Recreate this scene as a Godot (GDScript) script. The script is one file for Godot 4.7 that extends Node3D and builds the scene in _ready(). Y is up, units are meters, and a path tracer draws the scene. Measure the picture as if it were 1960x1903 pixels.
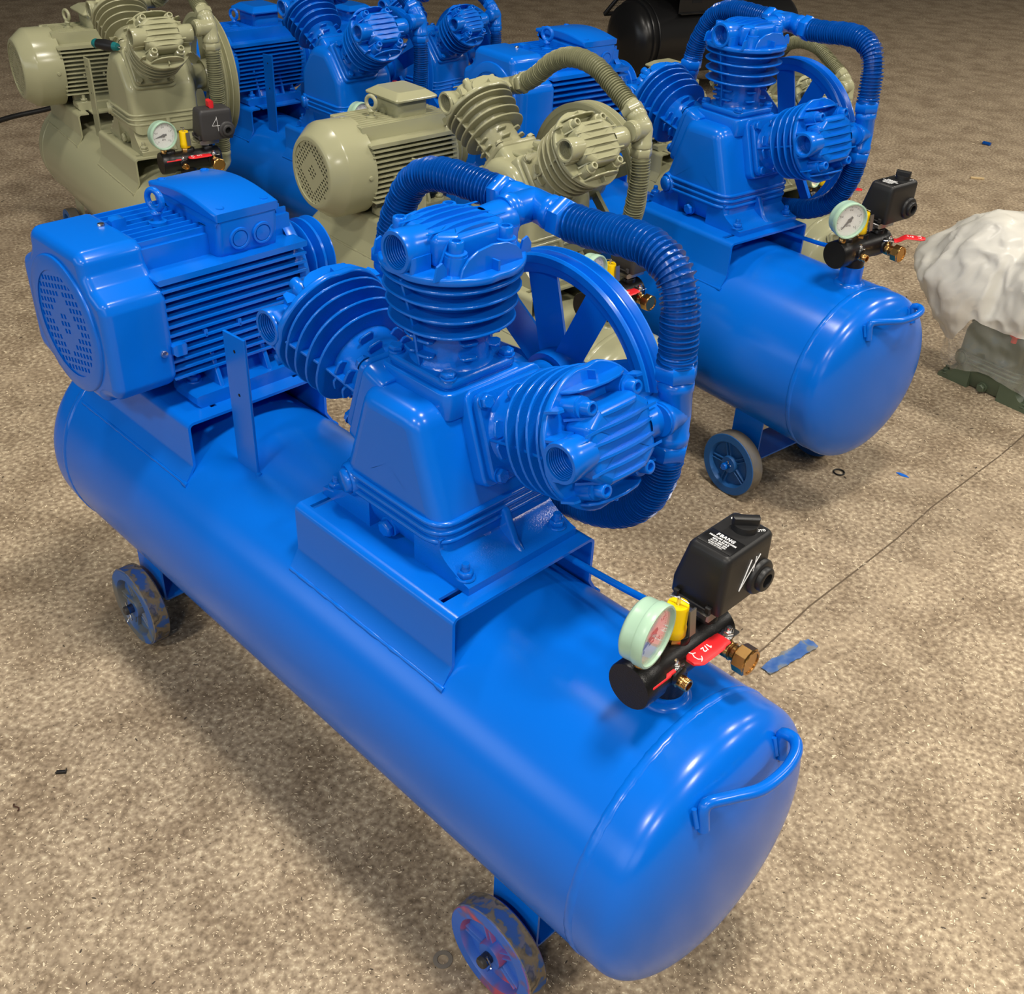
extends Node3D
# A factory floor with painted piston air compressors. Each compressor is ONE thing; its parts are meshes below it.

const PH := PI / 2

const CAM_AT := Vector3(1.6007, 1.8565, 1.0262)
const CAM_F := 2057.13
const CAM_OY := -22.5
var CAM_B := Basis(Vector3(0, 1, 0), 0.7694) * Basis(Vector3(1, 0, 0), -0.5888) * Basis(Vector3(0, 0, 1), 0.0467)
const LAMP_Y := 5.0
const LAMP_S := 0.6
const LAMP_E := 14.0
const DAY_C := Color(0.94, 0.97, 1.0)
const DAY_E := 14.5
const LAMP_C := Color(1.0, 0.97, 0.92)
const BLACK_AT := Vector3(-3.1, 0, -4.75)
const BLACK_YAW := -0.25

func _ready() -> void:
	rng.seed = 17
	# ---- camera
	var cam := Camera3D.new()
	cam.name = "camera"
	cam.transform = Transform3D(CAM_B, CAM_AT)
	cam.projection = Camera3D.PROJECTION_FRUSTUM
	cam.near = 0.05
	cam.far = 80.0
	cam.keep_aspect = Camera3D.KEEP_HEIGHT
	cam.size = 1903.0 / CAM_F * cam.near
	cam.frustum_offset = Vector2(0, CAM_OY / CAM_F * cam.near)
	cam.current = true
	add_child(cam)
	# ---- environment
	var env := Environment.new()
	env.background_mode = Environment.BG_COLOR
	env.background_color = Color(0.02, 0.02, 0.02)
	env.tonemap_mode = Environment.TONE_MAPPER_LINEAR
	env.tonemap_exposure = 1.0
	env.sdfgi_enabled = true
	env.ssao_enabled = true
	env.ssil_enabled = true
	var we := WorldEnvironment.new()
	we.name = "environment"
	we.environment = env
	add_child(we)
	make_materials()
	floor_materials()
	# ---- lamps of the hall
	for q in [[1.3, -0.2, 1.1], [1.05, 4.57, 1.2], [1.26, -4.54, 0.9], [-1.9, -0.3, 0.55], [4.6, 0.0, 1.0], [4.6, 4.57, 1.2], [4.6, -4.54, 0.9], [1.26, -9.1, 1.0], [4.6, -9.1, 1.0]]:
		lamp(q[0], q[1], q[2] * LAMP_E)
	for i in 3: window(i + 1, -7.5 + 8.0 * i)
	hall()
	# ---- compressors
	compressor("W", "blue", "large bright blue compressor in front, on four small wheels, with three pump cylinders", Transform3D(), {"chalk": "a", "wheel_mats": [mat.wheel_worn, mat.wheel_dusty, mat.tyre], "axle": mat.grey_plastic, "needle": 3.5})
	compressor("W", "blue", "blue three cylinder compressor on the right, behind the one in front, its red lever open", Transform3D(Basis(Vector3(0, 1, 0), -0.1178), Vector3(-0.6593, 0, -1.758)), {"rise": 0.1, "nip": 0.05, "big_turn": 0.7, "big_lift": 0.014, "small_turn": -2.4, "needle": 4.0, "pitch": 0.0062, "gauge_turn": PH - 0.35, "knob": 0.3})
	compressor("V", "olive", "olive green two cylinder compressor between the two big blue ones", Transform3D(Basis(Vector3(0, 1, 0), -0.061), Vector3(-0.845, 0, -1.164)), {"red_knob": true})
	compressor("V", "olive", "olive green two cylinder compressor at the far left with a screwdriver on it", Transform3D(Basis(Vector3(0, 1, 0), -0.16), Vector3(-2.596, 0, -0.97)), {"red_knob": true, "chalk": "b", "needle": 3.3})
	compressor("V", "blue", "blue two cylinder compressor behind the far left green one", Transform3D(Basis(Vector3(0, 1, 0), -0.028), Vector3(-2.27, 0, -1.577)), {"red_knob": true, "xr": 0.62})
	compressor("V", "blue", "small dark blue compressor farthest back, partly hidden by a blue motor", Transform3D(Basis(Vector3(0, 1, 0), 0.055).scaled(Vector3.ONE * 0.9), Vector3(-2.556, 0, -2.283)), {"red_knob": true})
	compressor("V", "olive", "olive green compressor seen through the flywheel of the right hand blue one", Transform3D(Basis(Vector3(0, 1, 0), -0.113).scaled(Vector3.ONE * 0.866), Vector3(-0.992, 0, -2.687)), {"red_knob": true, "big_turn": 0.5, "big_lift": 0.01})
	wrapped_pump()
	black_compressor()
	screwdriver()
	floor_bits()

func floor_materials() -> void:
	var f := StandardMaterial3D.new()
	f.albedo_texture = noise_tex(0.034, 31, [[0.0, Color8(104, 90, 72)], [0.3, Color8(146, 129, 107)], [0.5, Color8(166, 149, 126)], [0.68, Color8(182, 165, 140)], [0.84, Color8(208, 194, 168)], [1.0, Color8(228, 216, 192)]], 2048, 6)
	f.uv1_triplanar = true
	f.uv1_scale = Vector3.ONE * 0.74
	f.roughness = 0.78
	f.detail_enabled = true
	f.detail_blend_mode = BaseMaterial3D.BLEND_MODE_MUL
	f.detail_uv_layer = BaseMaterial3D.DETAIL_UV_2
	f.uv2_triplanar = true
	f.uv2_scale = Vector3.ONE * 0.27
	f.detail_albedo = noise_tex(0.016, 32, [[0.0, Color8(200, 194, 186)], [0.34, Color8(224, 220, 214)], [0.5, Color8(236, 234, 230)], [0.7, Color8(248, 246, 242)], [1.0, Color8(255, 255, 252)]], 1024, 6)
	f.heightmap_enabled = true
	f.heightmap_scale = 0.12
	f.heightmap_texture = f.albedo_texture
	mat.floor = f
	mat.joint = paint(Color8(98, 84, 68), 0.9)
	mat.wall = paint(Color8(120, 122, 124), 0.8)
	mat.ceiling = paint(Color8(104, 106, 108), 0.8)
	mat.chips = paint(Color8(226, 210, 180), 0.6)
	mat.grit = paint(Color8(74, 64, 54), 0.8)
	mat.rust = paint(Color8(70, 44, 32), 0.8)
	mat.worn_steel = paint(Color8(126, 118, 106), 0.4)
	var s := StandardMaterial3D.new()
	s.albedo_texture = noise_tex(0.01, 41, [[0.0, Color8(40, 82, 150)], [0.5, Color8(70, 104, 158)], [0.62, Color8(110, 116, 122)], [1.0, Color8(120, 110, 92)]], 256, 4)
	s.uv1_triplanar = true
	s.uv1_scale = Vector3.ONE * 6.0
	s.roughness = 0.45
	mat.scrap = s


# ---------------------------------------------------------------- mesh builder
class MB extends RefCounted:
	var v := PackedVector3Array()
	var n := PackedVector3Array()
	var t := Transform3D()

	func at(x: Transform3D) -> MB:
		t = x
		return self

	func f3(a: Vector3, b: Vector3, c: Vector3, na: Vector3, nb: Vector3, nc: Vector3) -> void:
		v.push_back(t * a); v.push_back(t * c); v.push_back(t * b)
		n.push_back(t.basis * na); n.push_back(t.basis * nc); n.push_back(t.basis * nb)

	func flat(a: Vector3, b: Vector3, c: Vector3) -> void:
		var q := (b - a).cross(c - a)
		if q.length_squared() < 1e-18:
			return
		q = q.normalized()
		f3(a, b, c, q, q, q)

	func quad(a: Vector3, b: Vector3, c: Vector3, d: Vector3) -> void:
		flat(a, b, c)
		flat(a, c, d)

	# rows of points; outward normal is (next in row) x (next row)
	func grid(rows: Array, closed := true, crease := 0.55) -> MB:
		var nr := rows.size()
		var nc: int = rows[0].size()
		var mu := nc if closed else nc - 1
		var fn := PackedVector3Array()
		fn.resize((nr - 1) * mu)
		for i in nr - 1:
			var p: PackedVector3Array = rows[i]
			var q: PackedVector3Array = rows[i + 1]
			for j in mu:
				var k := (j + 1) % nc
				fn[i * mu + j] = (q[k] - p[j]).cross(q[j] - p[k]).normalized()
		for i in nr - 1:
			var p: PackedVector3Array = rows[i]
			var q: PackedVector3Array = rows[i + 1]
			for j in mu:
				var f := fn[i * mu + j]
				if f == Vector3.ZERO:
					continue
				var k := (j + 1) % nc
				var nn := [f, f, f, f]
				for c in 4:
					var di := -1 if c < 2 else 1
					var dj := -1 if c == 0 or c == 3 else 1
					var s := f
					var i2 := i + di
					var j2 := j + dj
					if closed:
						j2 = (j2 + mu) % mu
					var okj := j2 >= 0 and j2 < mu
					if okj:
						var g := fn[i * mu + j2]
						if g.dot(f) > crease: s += g
					if i2 >= 0 and i2 < nr - 1:
						var g := fn[i2 * mu + j]
						if g.dot(f) > crease: s += g
						if okj:
							g = fn[i2 * mu + j2]
							if g.dot(f) > crease: s += g
					nn[c] = s.normalized()
				f3(p[j], p[k], q[k], nn[0], nn[1], nn[2])
				f3(p[j], q[k], q[j], nn[0], nn[2], nn[3])
		return self

	func fan(ring: PackedVector3Array, flip := false) -> MB:
		var c := Vector3.ZERO
		for p in ring: c += p
		c /= ring.size()
		for j in ring.size():
			var k := (j + 1) % ring.size()
			if flip: flat(c, ring[k], ring[j])
			else: flat(c, ring[j], ring[k])
		return self

	# profile of (radius, height) going up the outside; axis y
	func lathe(prof: Array, seg := 32, crease := 0.55) -> MB:
		var rows := []
		for q in prof:
			var row := PackedVector3Array()
			for j in seg:
				var a := TAU * j / seg
				row.push_back(Vector3(q[0] * cos(a), q[1], -q[0] * sin(a)))
			rows.append(row)
		return grid(rows, true, crease)

	static func area(p: PackedVector2Array) -> float:
		var s := 0.0
		for i in p.size():
			s += p[i].cross(p[(i + 1) % p.size()])
		return s

	static func inset(p: PackedVector2Array, d: float) -> PackedVector2Array:
		var o := PackedVector2Array()
		var m := p.size()
		for i in m:
			var e1 := (p[i] - p[(i + m - 1) % m]).normalized()
			var e2 := (p[(i + 1) % m] - p[i]).normalized()
			var n1 := Vector2(e1.y, -e1.x)
			var n2 := Vector2(e2.y, -e2.x)
			o.push_back(p[i] - (n1 + n2) / maxf(0.35, 1.0 + n1.dot(n2)) * d)
		return o

	# polygon in xy, extruded along z, edges rounded by bev
	func prism(poly: PackedVector2Array, z0: float, z1: float, bev := 0.0, steps := 1, crease := 0.7, back := true) -> MB:
		var p := poly
		if area(p) < 0:
			p = poly.duplicate()
			p.reverse()
		var lev := []
		if bev > 0:
			for s in steps + 1:
				var a := PH * s / steps
				lev.append([bev * (1 - sin(a)), z0 + bev * (1 - cos(a))])
			for s in steps + 1:
				var a := PH * s / steps
				lev.append([bev * (1 - cos(a)), z1 - bev * (1 - sin(a))])
		else:
			lev = [[0.0, z0], [0.0, z1]]
		var rows := []
		var first := p
		var last := p
		for l in lev:
			var q: PackedVector2Array = inset(p, l[0]) if l[0] > 1e-6 else p
			if rows.is_empty(): first = q
			last = q
			var row := PackedVector3Array()
			for w in q: row.push_back(Vector3(w.x, w.y, l[1]))
			rows.append(row)
		grid(rows, true, crease)
		cap(last, z1, false)
		if back: cap(first, z0, true)
		return self

	func cap(p: PackedVector2Array, z: float, flip: bool) -> void:
		var ix := Geometry2D.triangulate_polygon(p)
		if ix.is_empty():
			var ring := PackedVector3Array()
			for w in p: ring.push_back(Vector3(w.x, w.y, z))
			fan(ring, flip)
			return
		for i in range(0, ix.size(), 3):
			var a := p[ix[i]]
			var b := p[ix[i + 1]]
			var c := p[ix[i + 2]]
			var ccw := (b - a).cross(c - a) > 0
			var A := Vector3(a.x, a.y, z)
			var B := Vector3(b.x, b.y, z)
			var D := Vector3(c.x, c.y, z)
			if ccw != flip: flat(A, B, D)
			else: flat(A, D, B)

	func box(c: Vector3, s: Vector3, bev := 0.0) -> MB:
		var old := t
		t = t * Transform3D(Basis(), c)
		prism(PackedVector2Array([Vector2(-s.x, -s.y) / 2, Vector2(s.x, -s.y) / 2, Vector2(s.x, s.y) / 2, Vector2(-s.x, s.y) / 2]), -s.z / 2, s.z / 2, bev)
		t = old
		return self

	# tube along a path, one radius or a list of them
	func tube(path: PackedVector3Array, rad: Variant, seg := 14, caps := true, crease := 0.3) -> MB:
		var rows := []
		var m := path.size()
		var up := Vector3.ZERO
		for i in m:
			var d := (path[mini(i + 1, m - 1)] - path[maxi(i - 1, 0)]).normalized()
			if up == Vector3.ZERO:
				up = d.cross(Vector3(0.31, 0.2, 0.93)).normalized()
			else:
				up = (up - d * up.dot(d)).normalized()
			var b := d.cross(up)
			var r: float = rad if rad is float else rad[i]
			var row := PackedVector3Array()
			for j in seg:
				var a := TAU * j / seg
				row.push_back(path[i] + (up * cos(a) + b * sin(a)) * r)
			rows.append(row)
		grid(rows, true, crease)
		if caps:
			fan(rows[0], true)
			fan(rows[m - 1], false)
		return self

	func done() -> ArrayMesh:
		var a := []
		a.resize(Mesh.ARRAY_MAX)
		a[Mesh.ARRAY_VERTEX] = v
		a[Mesh.ARRAY_NORMAL] = n
		var m := ArrayMesh.new()
		m.add_surface_from_arrays(Mesh.PRIMITIVE_TRIANGLES, a)
		return m


# ---------------------------------------------------------------- small helpers
var mat := {}
var cache := {}
var rng := RandomNumberGenerator.new()

func me(key: String, fn: Callable) -> ArrayMesh:
	if not cache.has(key):
		var b := MB.new()
		fn.call(b)
		cache[key] = b.done()
	return cache[key]

func part(parent: Node, called: String, mesh: Mesh, m: Material, x := Transform3D()) -> MeshInstance3D:
	var o := MeshInstance3D.new()
	o.name = called
	o.mesh = mesh
	o.material_override = m
	o.transform = x
	parent.add_child(o, true)
	return o

func thing(called: String, label: String, category: String, x := Transform3D(), group := "") -> Node3D:
	var o := Node3D.new()
	o.name = called
	o.transform = x
	add_child(o, true)
	tag(o, label, category, group)
	return o

func tag(o: Node, label: String, category := "", group := "", kind := "") -> void:
	if label: o.set_meta("label", label)
	if category: o.set_meta("category", category)
	if group: o.set_meta("group", group)
	if kind: o.set_meta("kind", kind)

func P(x: float, y: float, z: float) -> Transform3D:
	return Transform3D(Basis(), Vector3(x, y, z))

# local y along dir
func along(dir: Vector3, o := Vector3.ZERO) -> Transform3D:
	var y := dir.normalized()
	var h := Vector3(0, 0, 1) if absf(y.z) < 0.9 else Vector3(1, 0, 0)
	var x := y.cross(h).normalized()
	return Transform3D(Basis(x, y, x.cross(y)), o)

# local z (prism direction) up: polygon (px, py) lies at (px, -py)
func lift(o := Vector3.ZERO) -> Transform3D:
	return Transform3D(Basis(Vector3(1, 0, 0), Vector3(0, 0, -1), Vector3(0, 1, 0)), o)

# local z along +x: polygon (px, py) lies at z = -px, y = py
func side(o := Vector3.ZERO) -> Transform3D:
	return Transform3D(Basis(Vector3(0, 0, -1), Vector3(0, 1, 0), Vector3(1, 0, 0)), o)

func V2(a: Array) -> PackedVector2Array:
	var o := PackedVector2Array()
	for i in range(0, a.size(), 2): o.push_back(Vector2(a[i], a[i + 1]))
	return o

func V3(a: Array) -> PackedVector3Array:
	var o := PackedVector3Array()
	for i in range(0, a.size(), 3): o.push_back(Vector3(a[i], a[i + 1], a[i + 2]))
	return o

func rrect(w: float, h: float, r: float, seg := 4) -> PackedVector2Array:
	return roundp(V2([-w / 2, -h / 2, w / 2, -h / 2, w / 2, h / 2, -w / 2, h / 2]), r, seg)

func roundp(p: PackedVector2Array, r: Variant, seg := 4) -> PackedVector2Array:
	var o := PackedVector2Array()
	var m := p.size()
	for i in m:
		var rr: float = r if r is float else r[i]
		var a := (p[(i + m - 1) % m] - p[i])
		var b := (p[(i + 1) % m] - p[i])
		if rr <= 0:
			o.push_back(p[i])
			continue
		var ang := absf(a.angle_to(b))
		var d := minf(rr / tan(ang / 2), minf(a.length(), b.length()) * 0.49)
		var p0 := p[i] + a.normalized() * d
		var p1 := p[i] + b.normalized() * d
		for s in seg + 1:
			var u := float(s) / seg
			var q0 := p0.lerp(p[i], u)
			var q1 := p[i].lerp(p1, u)
			o.push_back(q0.lerp(q1, u))
	return o

func ngon(r: float, k: int, turn := 0.0) -> PackedVector2Array:
	var o := PackedVector2Array()
	for i in k: o.push_back(Vector2(cos(turn + TAU * i / k), sin(turn + TAU * i / k)) * r)
	return o

func spline(pts: PackedVector3Array, step: float) -> PackedVector3Array:
	var c := Curve3D.new()
	c.bake_interval = 0.004
	for i in pts.size():
		var tn := Vector3.ZERO
		if i > 0 and i < pts.size() - 1:
			var l := minf((pts[i] - pts[i - 1]).length(), (pts[i + 1] - pts[i]).length())
			tn = (pts[i + 1] - pts[i - 1]).normalized() * l * 0.36
		c.add_point(pts[i], -tn, tn)
	var len_ := c.get_baked_length()
	var k := maxi(2, int(len_ / step))
	var o := PackedVector3Array()
	for i in k + 1: o.push_back(c.sample_baked(len_ * i / k, true))
	return o

func noise_tex(freq: float, seed_: int, ramp: Array, size := 512, oct := 5, kind := FastNoiseLite.TYPE_SIMPLEX_SMOOTH, normal := 0.0) -> NoiseTexture2D:
	var f := FastNoiseLite.new()
	f.noise_type = kind
	f.frequency = freq
	f.seed = seed_
	f.fractal_octaves = oct
	var x := NoiseTexture2D.new()
	x.width = size
	x.height = size
	x.seamless = true
	x.noise = f
	if normal > 0:
		x.as_normal_map = true
		x.bump_strength = normal
	elif ramp.size():
		var g := Gradient.new()
		g.offsets = PackedFloat32Array(ramp.map(func(r): return r[0]))
		g.colors = PackedColorArray(ramp.map(func(r): return r[1]))
		x.color_ramp = g
	return x

func paint(c: Color, rough: float, bump: Texture2D = null, amount := 0.15, scale_ := 6.0) -> StandardMaterial3D:
	var m := StandardMaterial3D.new()
	m.albedo_color = c
	m.roughness = rough
	m.metallic_specular = 0.42
	if bump:
		m.normal_enabled = true
		m.normal_texture = bump
		m.normal_scale = amount
		m.uv1_triplanar = true
		m.uv1_scale = Vector3.ONE * scale_
	return m

func metal(c: Color, rough: float) -> StandardMaterial3D:
	var m := StandardMaterial3D.new()
	m.albedo_color = c
	m.metallic = 1.0
	m.roughness = rough
	return m

func make_materials() -> void:
	var peel := noise_tex(0.02, 3, [], 512, 3, FastNoiseLite.TYPE_SIMPLEX_SMOOTH, 2.0)
	var cast := noise_tex(0.05, 5, [], 512, 4, FastNoiseLite.TYPE_SIMPLEX_SMOOTH, 5.0)
	mat.blue = paint(Color8(3, 101, 208), 0.22, peel, 0.05, 3.0)
	mat.blue_cast = paint(Color8(3, 98, 203), 0.2, cast, 0.22, 9.0)
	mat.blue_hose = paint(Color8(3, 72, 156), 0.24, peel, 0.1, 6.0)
	mat.olive = paint(Color8(158, 157, 125), 0.2, peel, 0.05, 3.0)
	mat.olive_cast = paint(Color8(155, 153, 122), 0.22, cast, 0.22, 9.0)
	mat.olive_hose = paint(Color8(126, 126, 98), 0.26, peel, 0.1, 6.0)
	mat.dark_olive = paint(Color8(82, 93, 74), 0.32, cast, 0.2, 9.0)
	mat.black_paint = paint(Color8(22, 22, 23), 0.3, peel, 0.05, 3.0)
	mat.plastic = paint(Color8(30, 30, 31), 0.42, cast, 0.12, 30.0)
	mat.grey_plastic = paint(Color8(58, 57, 58), 0.45, cast, 0.12, 30.0)
	mat.iron = paint(Color8(17, 17, 18), 0.33, cast, 0.3, 14.0)
	mat.hole = paint(Color8(10, 10, 12), 0.9)
	mat.brass = metal(Color8(196, 152, 92), 0.26)
	mat.steel = metal(Color8(205, 205, 205), 0.24)
	mat.alu = metal(Color8(150, 150, 150), 0.4)
	mat.red = paint(Color8(212, 38, 44), 0.38)
	mat.yellow = paint(Color8(244, 203, 8), 0.36)
	mat.mint = paint(Color8(164, 196, 172), 0.3)
	mat.dial = paint(Color8(226, 228, 226), 0.5)
	mat.print = paint(Color8(232, 232, 232), 0.6)
	mat.ink = paint(Color8(22, 26, 32), 0.6)
	mat.teal = paint(Color8(20, 104, 106), 0.4)
	mat.wheel = paint(Color8(32, 88, 150), 0.5, cast, 0.25, 9.0)
	var g := StandardMaterial3D.new()
	g.transparency = BaseMaterial3D.TRANSPARENCY_ALPHA
	g.albedo_color = Color(1, 1, 1, 0.08)
	g.roughness = 0.03
	mat.glass = g
	var tyre := StandardMaterial3D.new()
	tyre.albedo_texture = noise_tex(0.012, 21, [[0.0, Color8(48, 92, 170)], [0.3, Color8(52, 90, 156)], [0.38, Color8(120, 108, 90)], [0.6, Color8(134, 120, 98)], [0.72, Color8(74, 68, 60)], [1.0, Color8(150, 136, 112)]], 512, 5)
	tyre.uv1_triplanar = true
	tyre.uv1_scale = Vector3.ONE * 3.2
	tyre.roughness = 0.85
	mat.tyre = tyre
	var tg: StandardMaterial3D = tyre.duplicate()
	tg.albedo_texture = noise_tex(0.012, 22, [[0.0, Color8(90, 84, 76)], [0.5, Color8(120, 112, 98)], [1.0, Color8(96, 100, 112)]], 256, 5)
	mat.tyre_grey = tg
	var worn := StandardMaterial3D.new()
	worn.albedo_texture = noise_tex(0.006, 4, [[0.0, Color8(40, 92, 184)], [0.58, Color8(48, 98, 190)], [0.66, Color8(110, 84, 132)], [0.74, Color8(178, 74, 96)], [1.0, Color8(160, 76, 100)]], 512, 4)
	worn.uv1_triplanar = true
	worn.uv1_scale = Vector3.ONE * 2.2
	worn.uv1_offset = Vector3(0.13, 0.3, 0.2)
	worn.roughness = 0.5
	mat.wheel_worn = worn
	var wg: StandardMaterial3D = worn.duplicate()
	wg.albedo_texture = noise_tex(0.006, 9, [[0.0, Color8(36, 84, 158)], [0.45, Color8(46, 92, 160)], [0.58, Color8(98, 102, 104)], [1.0, Color8(112, 106, 96)]], 512, 4)
	mat.wheel_dusty = wg

# hex head with washer and a bit of thread, sitting at y = 0
func nut_bolt_mesh() -> ArrayMesh:
	return me("nut_bolt", func(b):
		b.lathe([[0.0, 0.003], [0.016, 0.003], [0.017, 0.0015], [0.017, 0.0]], 20)
		b.at(lift()).prism(ngon(0.0135, 6), 0.003, 0.014, 0.0015)
		b.at(Transform3D()).lathe([[0.0074, 0.013], [0.0074, 0.018], [0.0066, 0.0195], [0.0074, 0.021], [0.0066, 0.0225], [0.0074, 0.024], [0.0066, 0.0255], [0.006, 0.028], [0.0, 0.028]], 14))

func hex_bolt_mesh() -> ArrayMesh:
	return me("hex_bolt", func(b):
		b.at(lift()).prism(ngon(0.0125, 6), 0.0, 0.0095, 0.0018)
		b.at(Transform3D()).lathe([[0.014, -0.002], [0.014, 0.001], [0.0, 0.001]], 18))

func socket_bolt_mesh() -> ArrayMesh:
	return me("socket_bolt", func(b):
		b.lathe([[0.0165, -0.004], [0.0165, 0.0], [0.0115, 0.001], [0.0115, 0.017], [0.0105, 0.0185], [0.0068, 0.0185], [0.0062, 0.009], [0.0, 0.009]], 22))

func ring_fn(b: MB, big: float, small: float, seg := 28, seg2 := 12) -> void:
	var rows := []
	for i in seg + 1:
		var a := TAU * i / seg
		var row := PackedVector3Array()
		for j in seg2:
			var c := TAU * j / seg2
			row.push_back(Vector3(cos(a) * (big + small * cos(c)), sin(a) * (big + small * cos(c)), -small * sin(c)))
		rows.append(row)
	rows.reverse()
	b.grid(rows, true, 0.2)

# ---------------------------------------------------------------- pump parts
# upright cylinder: y is the distance from the crank centre
func cylinder_part(root: Node3D, c: Dictionary, ang: float, zo: float, k: int) -> void:
	var x := Transform3D(Basis(Vector3(0, 0, 1), -ang), Vector3(c.xc, c.yc, zo))
	if c.cs != 1.0: x = x * Transform3D(Basis.from_scale(Vector3(c.cs, 1, c.cs)), Vector3.ZERO)
	var m := part(root, "cylinder", me("cylinder", func(b):
		b.at(lift()).prism(rrect(0.154, 0.154, 0.02), 0.122, 0.137, 0.003)
		b.prism(rrect(0.146, 0.146, 0.018), 0.118, 0.123)
		b.at(Transform3D()).lathe([[0.07, 0.136], [0.064, 0.143], [0.0625, 0.16], [0.063, 0.2], [0.07, 0.24], [0.082, 0.285], [0.085, 0.3], [0.0, 0.3]], 40)
		# casting rib down the side
		b.at(Transform3D(Basis(Vector3(0, 1, 0), -PH), Vector3.ZERO)).prism(V2([0.05, 0.137, 0.07, 0.137, 0.082, 0.21, 0.105, 0.292, 0.06, 0.295]), -0.0028, 0.0028, 0.001)
		b.at(Transform3D())), c.cast, x)
	tag(m, ["cylinder leaning to the left, with round cooling fins", "upright centre cylinder with round cooling fins", "cylinder leaning to the right, with round cooling fins"][k])
	var ys := [0.286, 0.262, 0.236, 0.209]
	var rs := [0.107, 0.105, 0.101, 0.098]
	for i in 4:
		part(m, "cooling_fin", me("cyl_fin%d" % i, func(b): 
			var f := PackedVector2Array()
			for j in 44:
				var a := TAU * j / 44
				var e := pow(pow(absf(cos(a)), 2.6) + pow(absf(sin(a)), 2.6), -1.0 / 2.6)
				f.push_back(Vector2(cos(a), sin(a)) * rs[i] * lerpf(1.0, e, 0.5))
			b.at(lift()).prism(f, -0.0025, 0.0025, 0.0018, 1, 0.4)), c.cast, P(0, ys[i], 0))
	for i in 6:
		var a: float = [0.02, 1.02, -0.5, -1.5, 2.1, 3.4][i]
		for h in 2:
			part(m, "short_fin", me("short_fin", func(b):
				var q := PackedVector2Array()
				for j in 7: q.push_back(Vector2(cos(0.07 * j), sin(0.07 * j)) * (0.079 if j > 0 and j < 6 else 0.074))
				for j in range(6, -1, -1): q.push_back(Vector2(cos(0.07 * j), sin(0.07 * j)) * 0.058)
				b.at(lift()).prism(q, -0.0026, 0.0026, 0.0015)), c.cast, Transform3D(Basis(Vector3(0, 1, 0), a - PH), Vector3(0, 0.186 - 0.025 * h, 0)))
	for i in 4:
		part(m, "flange_bolt", hex_bolt_mesh(), c.cast, P(0.063 * (1 if i < 2 else -1), 0.139, 0.063 * (1 if i % 2 else -1)))
	# ------------------------------------------------ head
	var h := part(root, "cylinder_head", me("head", func(b):
		var o := PackedVector2Array()
		for j in 64:
			var a := TAU * j / 64
			var r := 0.1145 - 0.004 * pow(maxf(0.0, cos(4.0 * a)), 6.0)
			o.push_back(Vector2(cos(a), sin(a)) * r)
		b.at(lift()).prism(o, 0.2985, 0.311, 0.003, 2, 0.3)
		# central chamber, an elongated octagon, domed
		var oct := roundp(V2([-0.04, -0.07, 0.04, -0.07, 0.062, -0.042, 0.062, 0.042, 0.04, 0.07, -0.04, 0.07, -0.062, 0.042, -0.062, -0.042]), 0.01, 3)
		b.prism(oct, 0.309, 0.3625, 0.013, 3, 0.5)
		# ports along z
		for s in [1, -1]:
			b.at(Transform3D(Basis(Vector3(1, 0, 0), PH * s), Vector3(0, 0.336, 0)))
			b.lathe([[0.03, 0.06], [0.0325, 0.09], [0.033, 0.111], [0.0315, 0.1135], [0.0262, 0.1135], [0.0255, 0.111], [0.0255, 0.072], [0.0, 0.072]], 36)
			b.at(P(0, 0.3065, 0.084 * s)).box(Vector3.ZERO, Vector3(0.064, 0.0075, 0.05), 0.002)
			for e in [1, -1]: b.at(P(0.0305 * e, 0.32, 0.09 * s)).box(Vector3.ZERO, Vector3(0.008, 0.03, 0.038), 0.002)
		b.at(Transform3D())
		# threads in the intake
		for i in 8:
			b.at(P(0, 0.336, 0.109 - 0.0042 * i))
			ring_fn(b, 0.0258, 0.0013, 28, 6)
		b.at(Transform3D())
		# bolt bosses
		for sx in [1, -1]:
			for sz in [1, -1]:
				b.at(P(0.064 * sx, 0, 0.05 * sz)).lathe([[0.021, 0.31], [0.018, 0.33], [0.0175, 0.336], [0.0, 0.336]], 20)
		b.at(Transform3D())), c.paint, x)
	tag(h, ["finned cylinder head on the left", "finned cylinder head on the centre cylinder", "finned cylinder head on the right"][k])
	for i in 6:
		var xx: float = [-0.05, -0.031, -0.011, 0.011, 0.031, 0.05][i]
		var dip := absf(xx) * 0.35
		part(h, "head_fin", me("head_fin%d" % i, func(b): 
			var low := 0.3635 if absf(xx) < 0.032 else 0.318
			var pts := PackedVector2Array([Vector2(-0.09 + dip, low - 0.001), Vector2(0.09 - dip, low - 0.001)])
			for j in 15:
				var u := -1.0 + 2.0 * j / 14.0
				pts.push_back(Vector2(-u * (0.1 - dip * 2.0), maxf(low, 0.331 + (0.0405 - dip * 0.25) * sqrt(maxf(0.0, 1.0 - pow(absf(u), 2.6))))))
			b.at(side(Vector3(xx, 0, 0))).prism(pts, -0.0021, 0.0021, 0.0)), c.paint)
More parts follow.
